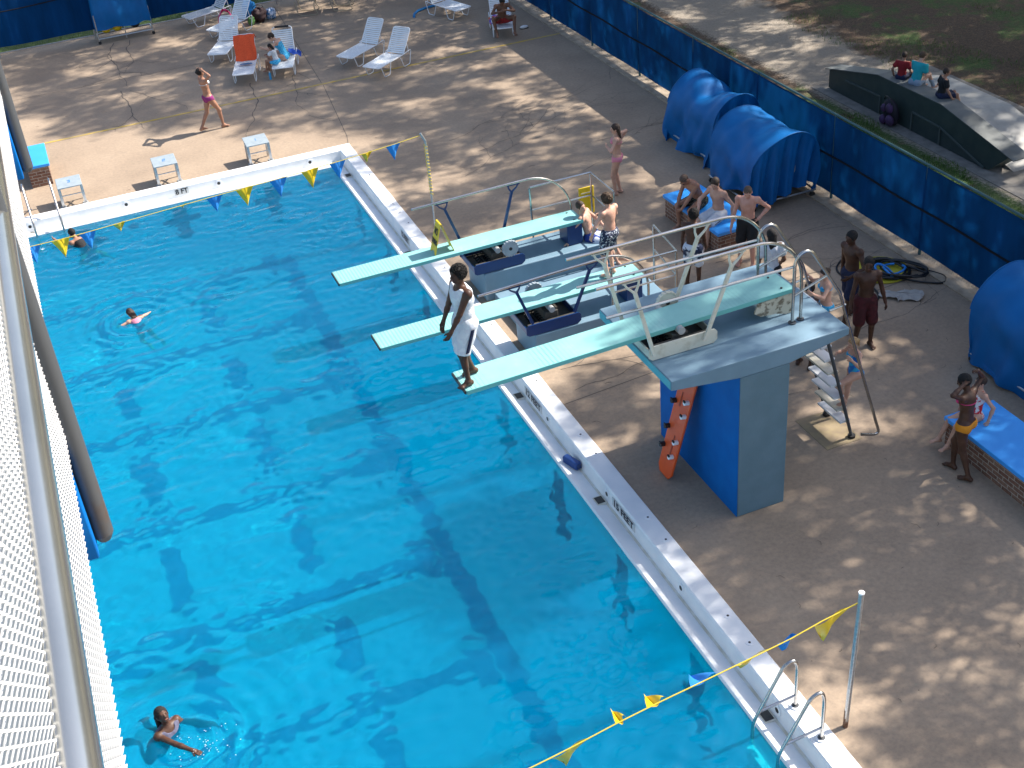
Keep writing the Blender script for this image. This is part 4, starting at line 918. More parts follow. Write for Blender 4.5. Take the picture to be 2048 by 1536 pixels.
for dy, dz, a_, b_ in ((-.09, .42, .10, .13), (.11, .38, .08, .10), (-.12, .14, .12, .14), (.12, .10, .10, .12)): t.part('pocket', MB().ellip((11.33, -6.05+dy, dz), (.09, a_, b_), Matrix.Rotation(-.15, 3, 'Y'), 14, 10), pn_)
t.part('shoulder_strap', MB().tube([(11.34+.05*math.cos(a), -6.05+.2*math.cos(a), .55+.12*math.sin(a)) for a in np.linspace(0, math.pi, 10)], .018, 6), MAT['black'])
t = T('swim_noodle', 'blue foam noodle lying on the deck beside the lounger at the top edge', 'pool noodle', (5.0, 9.1, 0))
t.part('foam_tube', MB().tube([(4.62, 8.72, .035), (4.72, 8.98, .035), (4.92, 9.22, .035), (5.20, 9.36, .035), (5.55, 9.42, .035)], .038, 10), M('blue_foam', (.01, .18, .46), .6, (.02, .28, .60), 18))
t = T('shoe', 'white sneaker beside the lounger of the man in red shorts', 'shoe', (7.05, 5.65, 0)); t.part('shoe_body', MB().ellip((7.05, 5.65, .05), (.13, .055, .05)), MAT['white']); t.part('sole', MB().box(6.93, 5.60, .001, 7.18, 5.70, .018), MAT['black'])
t = T('water_bottle', 'small light blue bottle standing between the two loungers', 'bottle', (-.62, 5.85, 0)); t.part('bottle_body', MB().tube([(-.62, 5.85, .001), (-.62, 5.85, .17), (-.62, 5.85, .20)], [.035, .035, .018], 12), M('blue_bottle', (.03, .32, .60), .3)); t.part('cap', MB().cyl((-.62, 5.85, .2), (-.62, 5.85, .225), .018, 10), MAT['white'])
# ================================================================ hoses
rr = random.Random(21)
def coil(cx, cy, rx, ry, rot, n, z0=.02, jit=.04):
    pts = []
    for i in range(n*14):
        a = i/14*2*math.pi; k = 1+.10*math.sin(a*.37+cx)+jit*math.sin(a*1.7); x = rx*k*math.cos(a); y = ry*k*math.sin(a); c, s = math.cos(rot), math.sin(rot)
        pts.append((cx+x*c-y*s+.05*math.sin(a*.21), cy+x*s+y*c+.05*math.cos(a*.33), z0+.012*(i/14)*.9+.008*math.sin(a*3)))
    return pts
t = T('hose_disc', 'round yellow mat under the coiled black hose near the right fence', 'mat', (7.05, -11.9, 0)); t.part('mat_disc', MB().tube([(7.08, -11.75, .001), (7.08, -11.75, .02)], .50, 40), M('yellow_mat', (.50, .42, .02), .7, (.60, .52, .05), 9))
t.part('rim', MB().tube([(7.08+.50*math.cos(a), -11.75+.50*math.sin(a), .02) for a in np.linspace(0, 2*math.pi, 40)[:-1]], .018, 6, closed=True), M('yellow_rim', (.42, .36, .02), .7))
t = T('hose_coil', 'tangled black hose coiled on the yellow mat', 'hose', (7.1, -12, .03))
hp = coil(7.15, -11.85, .33, .38, .3, 5, .045)+coil(7.30, -12.0, .50, .30, -.9, 4, .09, .08)
t.part('hose', MB().tube(hp, .019, 6), MAT['hose'])
loose = fillet([(7.3, -11.55, .10), (6.95, -11.2, .03), (6.75, -11.0, .02), (6.35, -11.3, .02), (6.35, -11.75, .02), (6.6, -12.2, .02), (6.45, -12.6, .02), (6.15, -12.75, .02), (5.98, -12.55, .02), (6.2, -12.2, .03), (6.75, -12.1, .06)], .25, 6)
t.part('loose_loop', MB().tube(loose, .019, 6), MAT['hose'])
t.part('outer_loop', MB().tube(fillet([(6.9, -12.0, .08), (7.4, -12.5, .03), (7.75, -12.75, .02), (7.95, -12.55, .02), (7.8, -12.2, .02), (7.4, -11.9, .08)], .25, 6), .02, 6), MAT['hose'])
t = T('blue_strap', 'bright blue strap among the hoses', 'strap', (7.4, -12.1, .1)); t.part('webbing', MB().tube([(7.1+.3*math.cos(a)*math.cos(a*.3), -11.95-.22*math.sin(a*1.3), .12+.04*math.sin(a*2)) for a in np.linspace(0, 9, 60)], .022, 5), MAT['flagblue'])
cloth('white_rag', 'crumpled white rag beside the hoses', 'rag', lambda u, v: (6.55+.55*u+.1*math.sin(v*5), -12.95+.42*v+.08*math.sin(u*6), .015+.035*abs(math.sin(u*9+v*4))+.02*abs(math.sin(v*13))), 24, 20, M('translucent_rag', (.36, .34, .31), .9), (6.8, -12.7, 0))
t = T('blue_block', 'small hollow dark blue block lying in the gutter of the pool', 'block', (-.44, -14.2, -.27))
t.part('block_shell', MB().obox((-.44, -14.20, -.155), (.12, .34, .13), Matrix.Rotation(math.radians(18), 3, 'Z')), M('block_blue', (.01, .05, .20), .5), bevel=.03)
Rb = Matrix.Rotation(math.radians(18), 3, 'Z'); t.part('end_recess', MB().obox(Vector((-.44, -14.20, -.155))+Rb @ Vector((0, -.172, 0)), (.08, .006, .08), Rb), MAT['navy'])
# ================================================================ skate ramp beyond the fence
MAT['brace'] = M('brace_grey', (.09, .11, .10), .6)
t = T('skate_ramp', 'dark green skate ramp with grey riding surface beyond the blue fence', 'skate ramp', (12.4, -6.4, -.04))
z_ = -.04; xa, xb, xc = 11.62, 12.02, 13.6
t.part('ledge', MB().extrude([(-3.3, z_+.05), (-3.3, .44), (-5.25, .90), (-7.55, .92), (-9.75, .46), (-9.70, .40), (-9.25, z_+.05), (-9.0, z_+.02), (-3.4, z_+.02)], xa, xb, 'x'), MAT['rampgreen'], smooth=0)
mbt = MB(); pr = [(-3.15, .45), (-5.25, .915), (-7.55, .935), (-9.95, .475)]
for (ya, za), (yb, zb_) in zip(pr, pr[1:]): mbt.add([(xa-.03, ya, za), (xb+.03, ya, za), (xb+.03, yb, zb_), (xa-.03, yb, zb_), (xa-.03, ya, za-.02), (xb+.03, ya, za-.02), (xb+.03, yb, zb_-.02), (xa-.03, yb, zb_-.02)], [(0, 1, 2, 3), (7, 6, 5, 4), (0, 4, 5, 1), (1, 5, 6, 2), (2, 6, 7, 3), (3, 7, 4, 0)])
t.part('ledge_top', mbt, MAT['ramptop'], smooth=0)
t.part('riding_surface', MB().extrude([(-3.3, z_), (-5.3, .47), (-7.5, .47), (-9.6, z_)], xb+.002, xc, 'x'), M('ramp_skin', (.33, .32, .295), .6, (.40, .39, .36), 5), smooth=0)
for hg in (MB().bar((xa-.02, -4.0, .38), (xa-.02, -5.4, .42), .025, .04).bar((xa-.02, -5.4, .0), (xa-.02, -5.4, .42), .025, .04, (0, 1, 0)), MB().bar((xa-.02, -6.6, .43), (xa-.02, -7.6, .40), .025, .04).bar((xa-.02, -7.6, .0), (xa-.02, -7.6, .40), .025, .04, (0, 1, 0)).bar((xa-.02, -6.6, .0), (xa-.02, -6.6, .43), .025, .04, (0, 1, 0)).bar((xa-.02, -7.6, .40), (xa-.02, -9.1, .0), .025, .04)): t.part('hand_guard', hg, MAT['brace'])
structure('ramp_pad', MB().box(11.3, -12.6, -.035, 14.6, -3.0, -.028), M('grey_pad', (.18, .165, .145), .9, (.25, .23, .20), 6, bump=.3, bscale=30), smooth=0)
# ================================================================ leaf litter, grass, twigs
gb = random.Random(9); gr = MB()
def blades(n, fx, fy, cond, h=.07):
    for _ in range(n):
        x, y = fx(), fy()
        if not cond(x, y): continue
        a = gb.uniform(0, 6.28); w_ = .006; l = gb.uniform(.5, 1.3)*h; dx, dy = math.cos(a), math.sin(a); b = gb.uniform(-.5, .5)*l
        gr.add([(x-dy*w_, y+dx*w_, -.04), (x+dy*w_, y-dx*w_, -.04), (x+dx*b, y+dy*b, -.04+l)], [(0, 1, 2)])
def n2(x, y): return math.sin(x*1.3+y*.7)+math.sin(y*1.9-x*.6)*.7+math.sin(x*3.1+y*2.3)*.4
blades(26000, lambda: gb.uniform(9.6, 11.35), lambda: gb.uniform(-15, 4), lambda x, y: n2(x, y) > (-1 if y < -4 else 1.0) and x < 11.05+.3*math.sin(y*2))
blades(9000, lambda: gb.uniform(13.5, 19), lambda: gb.uniform(-6, 5), lambda x, y: n2(x*.8, y*.8) > .5, .08)
blades(5000, lambda: gb.uniform(-8, FX), lambda: gb.uniform(FY+.3, FY+3), lambda x, y: True, .10)
tag(build(gr, 'grass', M('grass_blades', (.06, .13, .015), .7, (.12, .21, .03), 2), smooth=0), kind='stuff')
tg = MB()
for _ in range(420):
    x, y = gb.uniform(-7, 7.8), gb.uniform(-21, 12.8)
    if x < .1 and y < .1: continue
    if gb.random() > (.9 if y < -12 or x > 6.5 else .35): continue
    a = gb.uniform(0, 3.14); l = gb.uniform(.02, .09); tg.tube([(x, y, .006), (x+l*math.cos(a), y+l*math.sin(a), .008), (x+1.7*l*math.cos(a+.4), y+1.7*l*math.sin(a+.4), .006)], .0022, 3)
tag(build(tg, 'twigs', MAT['bark'], smooth=0), kind='stuff')
sp_ = MB()
for _ in range(60):
    a = gb.uniform(0, 6.28); q = gb.random()*.5; x, y = -6.85+q*math.cos(a), -17.3+q*math.sin(a)*.8; s_ = gb.uniform(.002, .006)
    sp_.ellip((x, y, WZ+.02+gb.uniform(0, .03)), (s_*1.7, s_, s_*.6), None, 6, 4)
tag(build(sp_, 'splash', M('water_foam', (.75, .85, .9), .2), smooth=180), 'small white splashes round the arm of the swimmer at the bottom left', kind='stuff')
lt = MB()
for _ in range(9000):
    x, y = gb.uniform(12.5, 20.5), gb.uniform(-9, 7) 
    if x > 13.8 or gb.random() < .25:
        a = gb.uniform(0, 3.14); l = gb.uniform(.05, .14); w_ = .006; dx, dy = math.cos(a), math.sin(a); z = -.03+gb.uniform(0, .02)
        if not (11.3 < x < 13.7 and -10 < y < -3.2): lt.add([(x-dy*w_, y+dx*w_, z), (x+dy*w_, y-dx*w_, z), (x+dx*l, y+dy*l, z+gb.uniform(0, .02))], [(0, 1, 2)])
tag(build(lt, 'pine_straw', M('dry_needles', (.13, .07, .035), .9, (.22, .13, .075), 3), smooth=0), kind='stuff')
# ================================================================ platform railing beside the camera
S = .55; C0 = Vector(cam.location)
def Q(dx, dy, dz): return (C0.x+dx*S, C0.y+dy*S, C0.z+dz*S)
t = T('platform_railing', 'galvanised pipe and chain link railing of the high platform along the left edge', 'railing', Q(-.32, 4, -2.6))
xm = -.30
t.part('pipe_rail', MB().tube([Q(xm+.01, y, -1.69) for y in np.linspace(-3, 24, 14)], .031, 20), M('polished_pipe', (.52, .51, .48), .2, (.44, .44, .42), 5, metal=.9))
for k, y in enumerate([4.15, 4.15+4.04, 4.15+8.08, 4.15+12.1]):
    po = t.part('railing_post', MB().tube([Q(xm+.02, y, -.6), Q(xm+.02, y, -3.02)], .022, 18), MAT['rust'])
    build(MB().tube([Q(xm+.02, y, -3.02), Q(xm+.02, y, -3.05)], [.022, .014], 18), 'end_cap', MAT['rust'], po, t.loc)
    t.part('blue_bracket', MB().box(Q(xm-.22, y, 0)[0], Q(0, y-.10, 0)[1], Q(0, 0, -3.06)[2], Q(xm-.012, y, 0)[0], Q(0, y+.10, 0)[1], Q(0, 0, -2.62)[2]), MAT['blue'], bevel=.004)
ch = MB(); pitch = .018; z0 = Q(0, 0, -2.54)[2]; z1 = Q(0, 0, -1.0)[2]; rows = int((z1-z0)/(pitch/2)); ya = Q(0, -.5, 0)[1]; yb = Q(0, 15, 0)[1]; y = ya; xw = Q(xm, 0, 0)[0]
while y < yb:
    near = y < ya+5.5; pts = [(xw+(.003 if i % 2 else -.003), y+(pitch/2 if i % 2 else 0), z0+(z1-z0)*i/rows) for i in range(rows+1)]
    
    ch.tube(pts, .0024, 4, caps=False); y += pitch
t.part('chain_link', ch, MAT['chain'], smooth=180)
t = T('high_platform', 'concrete edge of the high platform behind the chain link railing', 'platform', Q(-1.5, 8, -2.9)); t.part('platform_slab', MB().box(Q(-6, 0, 0)[0], Q(0, -3, 0)[1], Q(0, 0, -2.95)[2], Q(xm-.10, 0, 0)[0], Q(0, 24, 0)[1], Q(0, 0, -2.62)[2]), M('whitish_concrete', (.62, .62, .60), .8, (.70, .70, .68), 3), bevel=.01)  # slab in plain off-white concrete
for yy in (-4, 22): t.part('support_column', MB().tube([(Q(-4, 0, 0)[0]-.2, Q(0, yy, 0)[1], -.0), (Q(-4, 0, 0)[0]-.2, Q(0, yy, 0)[1], Q(0, 0, -2.96)[2])], .15, 16), MAT['galv'])
# ================================================================ people: bodies grown as one implicit surface
def surf_nets(F, o, h):
    S_ = F < 0; nx, ny, nz = F.shape
    acc = np.zeros((nx-1, ny-1, nz-1, 3), np.float32); cnt = np.zeros((nx-1, ny-1, nz-1), np.float32)
    for ax in range(3):
        sl0 = [slice(None)]*3; sl1 = [slice(None)]*3; sl0[ax] = slice(0, -1); sl1[ax] = slice(1, None)
        a = F[tuple(sl0)]; b = F[tuple(sl1)]; cr = (a < 0) != (b < 0); idx = np.argwhere(cr)
        if not len(idx): continue
        fa = a[cr]; fb = b[cr]; p = idx.astype(np.float32); p[:, ax] += fa/(fa-fb)
        o1, o2 = [k for k in range(3) if k != ax]
        for d1 in (0, -1):
            for d2 in (0, -1):
                c = idx.copy(); c[:, o1] += d1; c[:, o2] += d2
                ok = (c >= 0).all(1) & (c[:, 0] < nx-1) & (c[:, 1] < ny-1) & (c[:, 2] < nz-1); c = c[ok]
                np.add.at(acc, (c[:, 0], c[:, 1], c[:, 2]), p[ok]); np.add.at(cnt, (c[:, 0], c[:, 1], c[:, 2]), 1)
    m = cnt > 0; V = acc[m]/cnt[m][:, None]*h+np.array(o, np.float32); I = -np.ones(cnt.shape, np.int64); I[m] = np.arange(m.sum()); Q_ = []
    for ax in range(3):
        sl0 = [slice(None)]*3; sl1 = [slice(None)]*3; sl0[ax] = slice(0, -1); sl1[ax] = slice(1, None)
        a = F[tuple(sl0)] < 0; b = F[tuple(sl1)] < 0; idx = np.argwhere(a != b)
        if not len(idx): continue
        o1, o2 = [(1, 2), (2, 0), (0, 1)][ax]
        ok = (idx[:, o1] > 0) & (idx[:, o2] > 0) & (idx[:, o1] < F.shape[o1]-1) & (idx[:, o2] < F.shape[o2]-1); idx = idx[ok]; flip = b[idx[:, 0], idx[:, 1], idx[:, 2]]
        q = []
        for d1, d2 in ((-1, -1), (0, -1), (0, 0), (-1, 0)):
            c = idx.copy(); c[:, o1] += d1; c[:, o2] += d2; q.append(I[c[:, 0], c[:, 1], c[:, 2]])
        q = np.stack(q, 1); q[flip] = q[flip][:, ::-1]; Q_.append(q)
    Q_ = np.concatenate(Q_) if Q_ else np.zeros((0, 4), int); return V, Q_[(Q_ >= 0).all(1)]
def A3(v): return np.array(v, float)
class Body:
    """list of primitives; each: kind, data, blend"""
    def __init__(s): s.p = []
    def cap(s, a, b, r1, r2=None, k=.02, tag_='', sq=None):
        s.p.append(('c', A3(a), A3(b), r1, r1 if r2 is None else r2, k, tag_, sq)); return s
    def ell(s, c, r, R=None, k=.03, tag_=''):
        s.p.append(('e', A3(c), A3(r), np.eye(3) if R is None else R, k, tag_)); return s
def field(prims, h, clips=(), grow=0.0, pad=.03, origin=None, shape=None):
    los, his = [], []
    for p in prims:
        if p[0] == 'c': r = max(p[3], p[4])+grow+pad; los.append(np.minimum(p[1], p[2])-r); his.append(np.maximum(p[1], p[2])+r)
        else: r = max(p[2])+grow+pad; los.append(p[1]-r); his.append(p[1]+r)
    if origin is None:
        lo = np.min(los, 0)-h; hi = np.max(his, 0)+h; shape = np.ceil((hi-lo)/h).astype(int)+2
    else: lo = origin
    F = np.full(shape, pad*1.2, np.float32); ax = [lo[i]+np.arange(shape[i])*h for i in range(3)]
    for p, l_, h_ in zip(prims, los, his):
        i0 = np.maximum(((l_-lo)/h).astype(int), 0); i1 = np.minimum(((h_-lo)/h).astype(int)+2, shape)
        if (i1 <= i0).any(): continue
        sl = tuple(slice(a, b) for a, b in zip(i0, i1)); X, Y, Z = np.meshgrid(*[ax[i][sl[i]] for i in range(3)], indexing='ij')
        P = np.stack([X, Y, Z], -1)
        if p[0] == 'c':
            a, b = p[1], p[2]; ba = b-a; q = P-a; sq = p[7]; L2 = max(ba@ba, 1e-9); t = np.clip(q@ba/L2, 0, 1); v = q-t[..., None]*ba
            if sq is not None: n_, f_ = sq; n_ = A3(n_)/np.linalg.norm(n_); c = v@n_; v = v+(c*(f_-1))[..., None]*n_; d = (np.linalg.norm(v, axis=-1)-(p[3]+(p[4]-p[3])*t))/max(1, f_**.5)
            else: d = np.linalg.norm(v, axis=-1)-(p[3]+(p[4]-p[3])*t)
            k = p[5]
        else:
            q = (P-p[1])@p[3]; r = p[2]; k0 = np.linalg.norm(q/r, axis=-1); k1 = np.linalg.norm(q/(r*r), axis=-1)+1e-9; d = k0*(k0-1)/k1; k = p[4]
        d = d-grow; G = F[sl]; hh = np.maximum(k-np.abs(G-d), 0)/k; F[sl] = np.minimum(G, d)-hh*hh*k*.25
    for c, n_ in clips:  # keep the side where (P-c).n < 0
        n_ = A3(n_)/np.linalg.norm(n_); c = A3(c); d = (ax[0]*n_[0])[:, None, None]+(ax[1]*n_[1])[None, :, None]+(ax[2]*n_[2])[None, None, :]-c@n_
        F = np.maximum(F, d)
    return F, lo
def rotm(axis, a):
    return np.array(Matrix.Rotation(a, 3, Vector(axis)))
def ik(a, c, l1, l2, hint):
    a, c, hint = A3(a), A3(c), A3(hint); d = c-a; D = np.linalg.norm(d)
    if D > (l1+l2)*.999: c = a+d/D*(l1+l2)*.999; d = c-a; D = np.linalg.norm(d)
    n = d/D; x = (l1*l1-l2*l2+D*D)/(2*D); y = math.sqrt(max(0, l1*l1-x*x)); hp = hint-n*(hint@n); hp /= np.linalg.norm(hp)+1e-9
    return a+n*x+hp*y, c
SKIN = {'dark': skin('skin_dark', (.055, .024, .014), (.085, .038, .022)), 'brown': skin('skin_brown', (.13, .060, .036), (.17, .085, .052)), 'tan': skin('skin_tan', (.30, .15, .095), (.36, .19, .125)),
        'fair': skin('skin_fair', (.48, .27, .19), (.56, .33, .24)), 'pink': skin('skin_pink', (.50, .24, .17), (.58, .32, .25))}
HAIR = {'black': M('hair_black', (.005, .004, .004), .85, (.012, .010, .009), 60), 'brown': M('hair_brown', (.020, .010, .006), .7, (.045, .024, .013), 60), 'blond': M('hair_blond', (.30, .17, .07), .5, (.42, .27, .12), 50),
        'shaved': M('hair_cropped', (.07, .045, .032), .8, (.11, .07, .05), 60), 'ltbrown': M('hair_light_brown', (.05, .028, .014), .7, (.095, .055, .03), 60)}
MAT['eye'] = M('eye_dark', (.02, .015, .012), .3); MAT['lip'] = M('lips', (.22, .07, .055), .5)
NPEOPLE = [0]
def person(label, loc, yaw, H=1.7, skin_='tan', hair=('short', 'brown'), wear=(), pose=None, h=.010, fem=False, chub=1.0, world=None, recv=False, group=None):
    """local frame: facing +Y, right hand +X, origin on the ground below the pelvis, sizes for 1.7 m"""
    po = dict(pel=(0, 0, .93), lean=(0, .02, 1), chest=None, pyaw=0, tw=0, head=(0, 0, 0), fL=(-.10, 0, .075), fR=(.10, 0, .075), tL=.15, tR=.15, kL=(0, 1, 0), kR=(0, 1, 0),
              hL=(-.28, .04, .80), hR=(.28, .04, .80), eL=(-.3, -1, 0), eR=(.3, -1, 0), gL=None, gR=None, curl=.5)
    po.update(pose or {}); s = H/1.7
    B_ = Body(); P = A3(po['pel']); up = A3(po['lean']); up /= np.linalg.norm(up); up2 = A3(po['chest']) if po['chest'] is not None else up; up2 = up2/np.linalg.norm(up2)
    Rp = rotm((0, 0, 1), po['pyaw']); rx = Rp@A3((1, 0, 0)); Rt = rotm((0, 0, 1), po['tw']); sx = Rt@A3((1, 0, 0)); sx = sx-up2*(sx@up2); sx /= np.linalg.norm(sx); fw = np.cross(up2, sx)
    px = rx-up*(rx@up); px /= np.linalg.norm(px); pf = np.cross(up, px)
    sh = .155 if fem else .172; cw = .88 if fem else 1.0; g = chub
    waist = P+up*.17; chest = waist+up2*.17; neck = chest+up2*.165
    hips = {-1: P-px*.088-up*.02, 1: P+px*.088-up*.02}; shd = {-1: neck-sx*sh-up2*.045, 1: neck+sx*sh-up2*.045}
    Rl = np.stack([px, pf, up], 1); Rc = np.stack([sx, fw, up2], 1)
    hw = 1.10 if fem else 1.0
    B_.ell(P+up*.0, (.150*hw*g, .108*g, .115), Rl, .05, 'pelvis').ell(waist-up*.02, (.122*g*(.94 if fem else 1), .092*g, .13), Rl, .06, 'waist').ell(chest-up2*.0, (.145*cw*g, .105*g, .15), Rc, .06, 'chest')
    B_.ell(chest+up2*.08, (.150*cw, .092, .09), Rc, .05, 'upper'); B_.cap(shd[-1], shd[1], .050, .050, .05, 'shoulder')
    for q in (-1, 1):
        B_.ell(hips[q]-pf*(.055 if fem else .038)+up*.0, (.080, .072, .085), Rl, .035, 'glute'); B_.ell(chest+sx*q*.065+fw*.072+up2*.045, (.062, .030 if not fem else .045, .052), Rc, .03, 'breast')
    hy, hpch, hr = po['head']; Rh = Rc@rotm((0, 0, 1), hy)@rotm((1, 0, 0), hpch)@rotm((0, 1, 0), hr)
    hb = neck+up2*.035+Rh@A3((0, .012, .055)); hc = hb+Rh@A3((0, .012, .085))
    B_.cap(neck-up2*.03, hb+Rh@A3((0, -.005, .02)), .056 if not fem else .048, .050 if not fem else .044, .03, 'neck')
    B_.ell(hc+Rh@A3((0, -.012, .02)), (.073, .092, .088), Rh, .02, 'head').ell(hc+Rh@A3((0, .022, -.035)), (.058, .066, .075), Rh, .03, 'head'); B_.ell(hc+Rh@A3((0, .052, -.088)), (.026, .024, .022), Rh, .025, 'face')
    B_.cap(hc+Rh@A3((0, .082, .012)), hc+Rh@A3((0, .100, -.024)), .009, .015, .012, 'face'); B_.cap(hc+Rh@A3((-.035, .074, .024)), hc+Rh@A3((.035, .074, .024)), .012, .012, .018, 'face')
    B_.cap(hc+Rh@A3((-.017, .082, -.060)), hc+Rh@A3((.017, .082, -.060)), .009, .009, .012, 'face')
    for q in (-1, 1): B_.ell(hc+Rh@A3((q*.074, -.006, -.012)), (.011, .021, .032), Rh, .006, 'ear')
    J = {}
    for q, L_ in ((-1, 'L'), (1, 'R')):
        kn, an = ik(hips[q], po['f'+L_], .425, .425, po['k'+L_]); J['kn'+L_] = kn; J['an'+L_] = an
        th = .092*g*(1.04 if fem else 1); B_.cap(hips[q]+A3((0, 0, 0)), hips[q]+(kn-hips[q])*.55, th, .070*g, .035, 'thigh'); B_.cap(hips[q]+(kn-hips[q])*.5, kn, .070*g, .053, .02, 'thigh'); B_.ell(kn, (.055, .056, .058), None, .02, 'knee')
        sd = an-kn; sl_ = sd/np.linalg.norm(sd); td = kn-hips[q]; td /= np.linalg.norm(td); toe = rotm((0, 0, 1), -po['t'+L_]*q)@A3((0, 1, 0)); back = -(toe-sl_*(toe@sl_)); back /= np.linalg.norm(back)+1e-9
        B_.cap(kn, an, .048, .034, .02, 'shin'); B_.cap(kn+sd*.14+back*.018, kn+sd*.48+back*.014, .044*g, .034, .03, 'shin'); B_.ell(an, (.037, .037, .038), None, .012, 'foot')
        ft = po.get('ft'+L_); fdir = A3(ft)/np.linalg.norm(ft) if ft is not None else toe; dn = A3((0, 0, -1)) if ft is None else np.cross(fdir, A3((1, 0, 0)))*-1
        if dn[2] > 0: dn = -dn
        hl = an-fdir*.035+dn*.035; bl = an+fdir*.115+dn*.045; side = np.cross(fdir, dn)
        B_.cap(hl, an+fdir*.02, .036, .038, .015, 'foot'); B_.cap(an+fdir*.01+dn*.01, bl, .036, .026, .02, 'foot', (dn, 1.15)); B_.cap(hl+dn*.004, bl, .030, .028, .015, 'foot')
        B_.cap(bl-side*.022, bl+side*.022, .025, .025, .012, 'foot', (dn, 1.35))
        for k_, (o_, l_, r_) in enumerate(((-.030, .050, .0125), (-.012, .048, .010), (.004, .044, .0095), (.019, .038, .009), (.032, .030, .009))):
            c = bl-side*q*o_*-1 if False else bl+side*(q*o_*(-1)); B_.cap(c+dn*.004, c+fdir*(l_*.85)+dn*.010, r_+.003, r_, .006, 'foot')
        # arm
        el, wr = ik(shd[q], po['h'+L_], .285, .255, po['e'+L_]); J['el'+L_] = el; J['wr'+L_] = wr
        B_.ell(shd[q]+sx*q*.008, (.056*g, .056, .060), Rc, .03, 'deltoid'); B_.cap(shd[q], el, .046*g if not fem else .041, .036*g**.5, .025, 'uarm'); B_.cap(el, el+(wr-el)*.35, .037, .036, .015, 'farm'); B_.cap(el+(wr-el)*.3, wr, .036, .025, .02, 'farm')
        fa = wr-el; fa /= np.linalg.norm(fa); gd = po['g'+L_]; gd = A3(gd) if gd is not None else fa; gd = gd/np.linalg.norm(gd)
        side = np.cross(gd, A3(po.get('pn'+L_, (-q, 0, 0)))); side = side/(np.linalg.norm(side)+1e-9); pn = np.cross(side, gd)  # pn: palm normal
        B_.cap(wr, wr+gd*.03, .025, .026, .02, 'hand'); B_.cap(wr+gd*.03-side*.018, wr+gd*.078-side*.020, .018, .015, .012, 'hand', (pn, 1.3)); B_.cap(wr+gd*.03+side*.018, wr+gd*.078+side*.020, .018, .015, .012, 'hand', (pn, 1.3))
        cu = po['curl'];
        for o_, l_, r_ in ((-.030, .062, .0095), (-.010, .074, .010), (.011, .070, .0095), (.030, .056, .0085)):
            b0 = wr+gd*.085+side*o_; d1 = gd*math.cos(cu*.7)+pn*math.sin(cu*.7); b1 = b0+d1*l_*.55; d2 = gd*math.cos(cu*1.6)+pn*math.sin(cu*1.6); b2 = b1+d2*l_*.52
            B_.cap(b0, b1, r_, r_*.95, .005, 'finger'); B_.cap(b1, b2, r_*.95, r_*.8, .004, 'finger')
        ts = 1 if (side@fw > -side@fw) else -1; t0 = wr+gd*.025+side*ts*.022; t1 = t0+(gd*.6+side*ts*.6+pn*.35)*.045; B_.cap(t0, t1, .013, .011, .01, 'thumb'); B_.cap(t1, t1+(gd*.9+pn*.4)*.028, .011, .009, .004, 'thumb')
    pr = B_.p
    i = NPEOPLE[0]; NPEOPLE[0] += 1
    F, o = field(pr, h)
    V, Fc = surf_nets(F, o, h); me_ = mesh_obj('person', V*s, Fc, SKIN[skin_], smooth=180); ob = me_
    ob.location = loc; ob.rotation_euler = (0, 0, yaw); tag(ob, label, 'person', group)
    if recv: ob.cycles.is_caustics_receiver = True
    def child(name, V, Fc, mat, lab=None, sm=180):
        c = mesh_obj(name, V*s if isinstance(V, np.ndarray) else V, Fc, mat, smooth=sm); c.parent = ob
        if lab: c['label'] = lab
        if recv: c.cycles.is_caustics_receiver = True
        return c
    sel = lambda *t: [p for p in pr if p[6 if p[0] == 'c' else 5] in t]
    # ---- hair
    st, colr = hair[0], hair[1]
    if st != 'bald':
        hp = [('e', hc+Rh@A3((0, -.018, .022)), A3((.084, .102, .100)) if st not in ('afro', 'bushy') else A3((.100, .115, .112)), Rh, .02, 'h')]
        cl = [(hc+Rh@A3((0, .056, .022)), Rh@A3((0, 1, -.55 if st != 'long' else -.35))), (hc+Rh@A3((0, 0, -.055)), Rh@A3((0, .35, -1)))]
        if st == 'cap_crop': hp = [('e', hc+Rh@A3((0, -.014, .022)), A3((.0755, .094, .0905)), Rh, .02, 'h')]
        F2, o2 = field(hp, h*.8, cl)
        extra = []
        if st in ('long', 'ponytail', 'wet'):
            a = hc+Rh@A3((0, -.085, .02)); b = hc+Rh@A3((0, -.105, -.10)); dn_ = -up2
            if st == 'ponytail': extra = [('c', a+Rh@A3((0, -.01, .01)), a+Rh@A3((0, -.05, -.03)), .022, .028, .02, 'h', None), ('c', a+Rh@A3((0, -.05, -.03)), a+Rh@A3((0, -.045, -.17)), .026, .010, .02, 'h', None)]
            else:
                ln = .26 if st == 'long' else .20; w0 = .045
                for q in (-1, 0, 1): extra.append(('c', hc+Rh@A3((q*.05, -.055-.02*(q == 0), .0)), hc+Rh@A3((q*.045, -.07, -.09))+dn_*ln*(.55 if q else .75)-fw*.045, .042, .020, .04, 'h', None))
        if st == 'bun': extra = [('e', hc+Rh@A3((0, -.10, .04)), A3((.04, .04, .04)), Rh, .02, 'h')]
        V, Fc = surf_nets(F2, o2, h*.8)
        if extra:
            F3, o3 = field(extra, h*.8); V3, f3 = surf_nets(F3, o3, h*.8); Fc = np.concatenate([Fc, f3+len(V)]); V = np.concatenate([V, V3])
        V = V+(np.random.RandomState(i).rand(*V.shape)-.5)*.006*(3 if st in ('afro', 'bushy') else 1)
        child('hair', V, Fc, HAIR[colr])
    e = MB()
    for q in (-1, 1): e.ellip(Vector((hc+Rh@A3((q*.030, .081, .006)))*s), (.011*s, .006*s, .006*s), Matrix(Rh.tolist()), 8, 6)
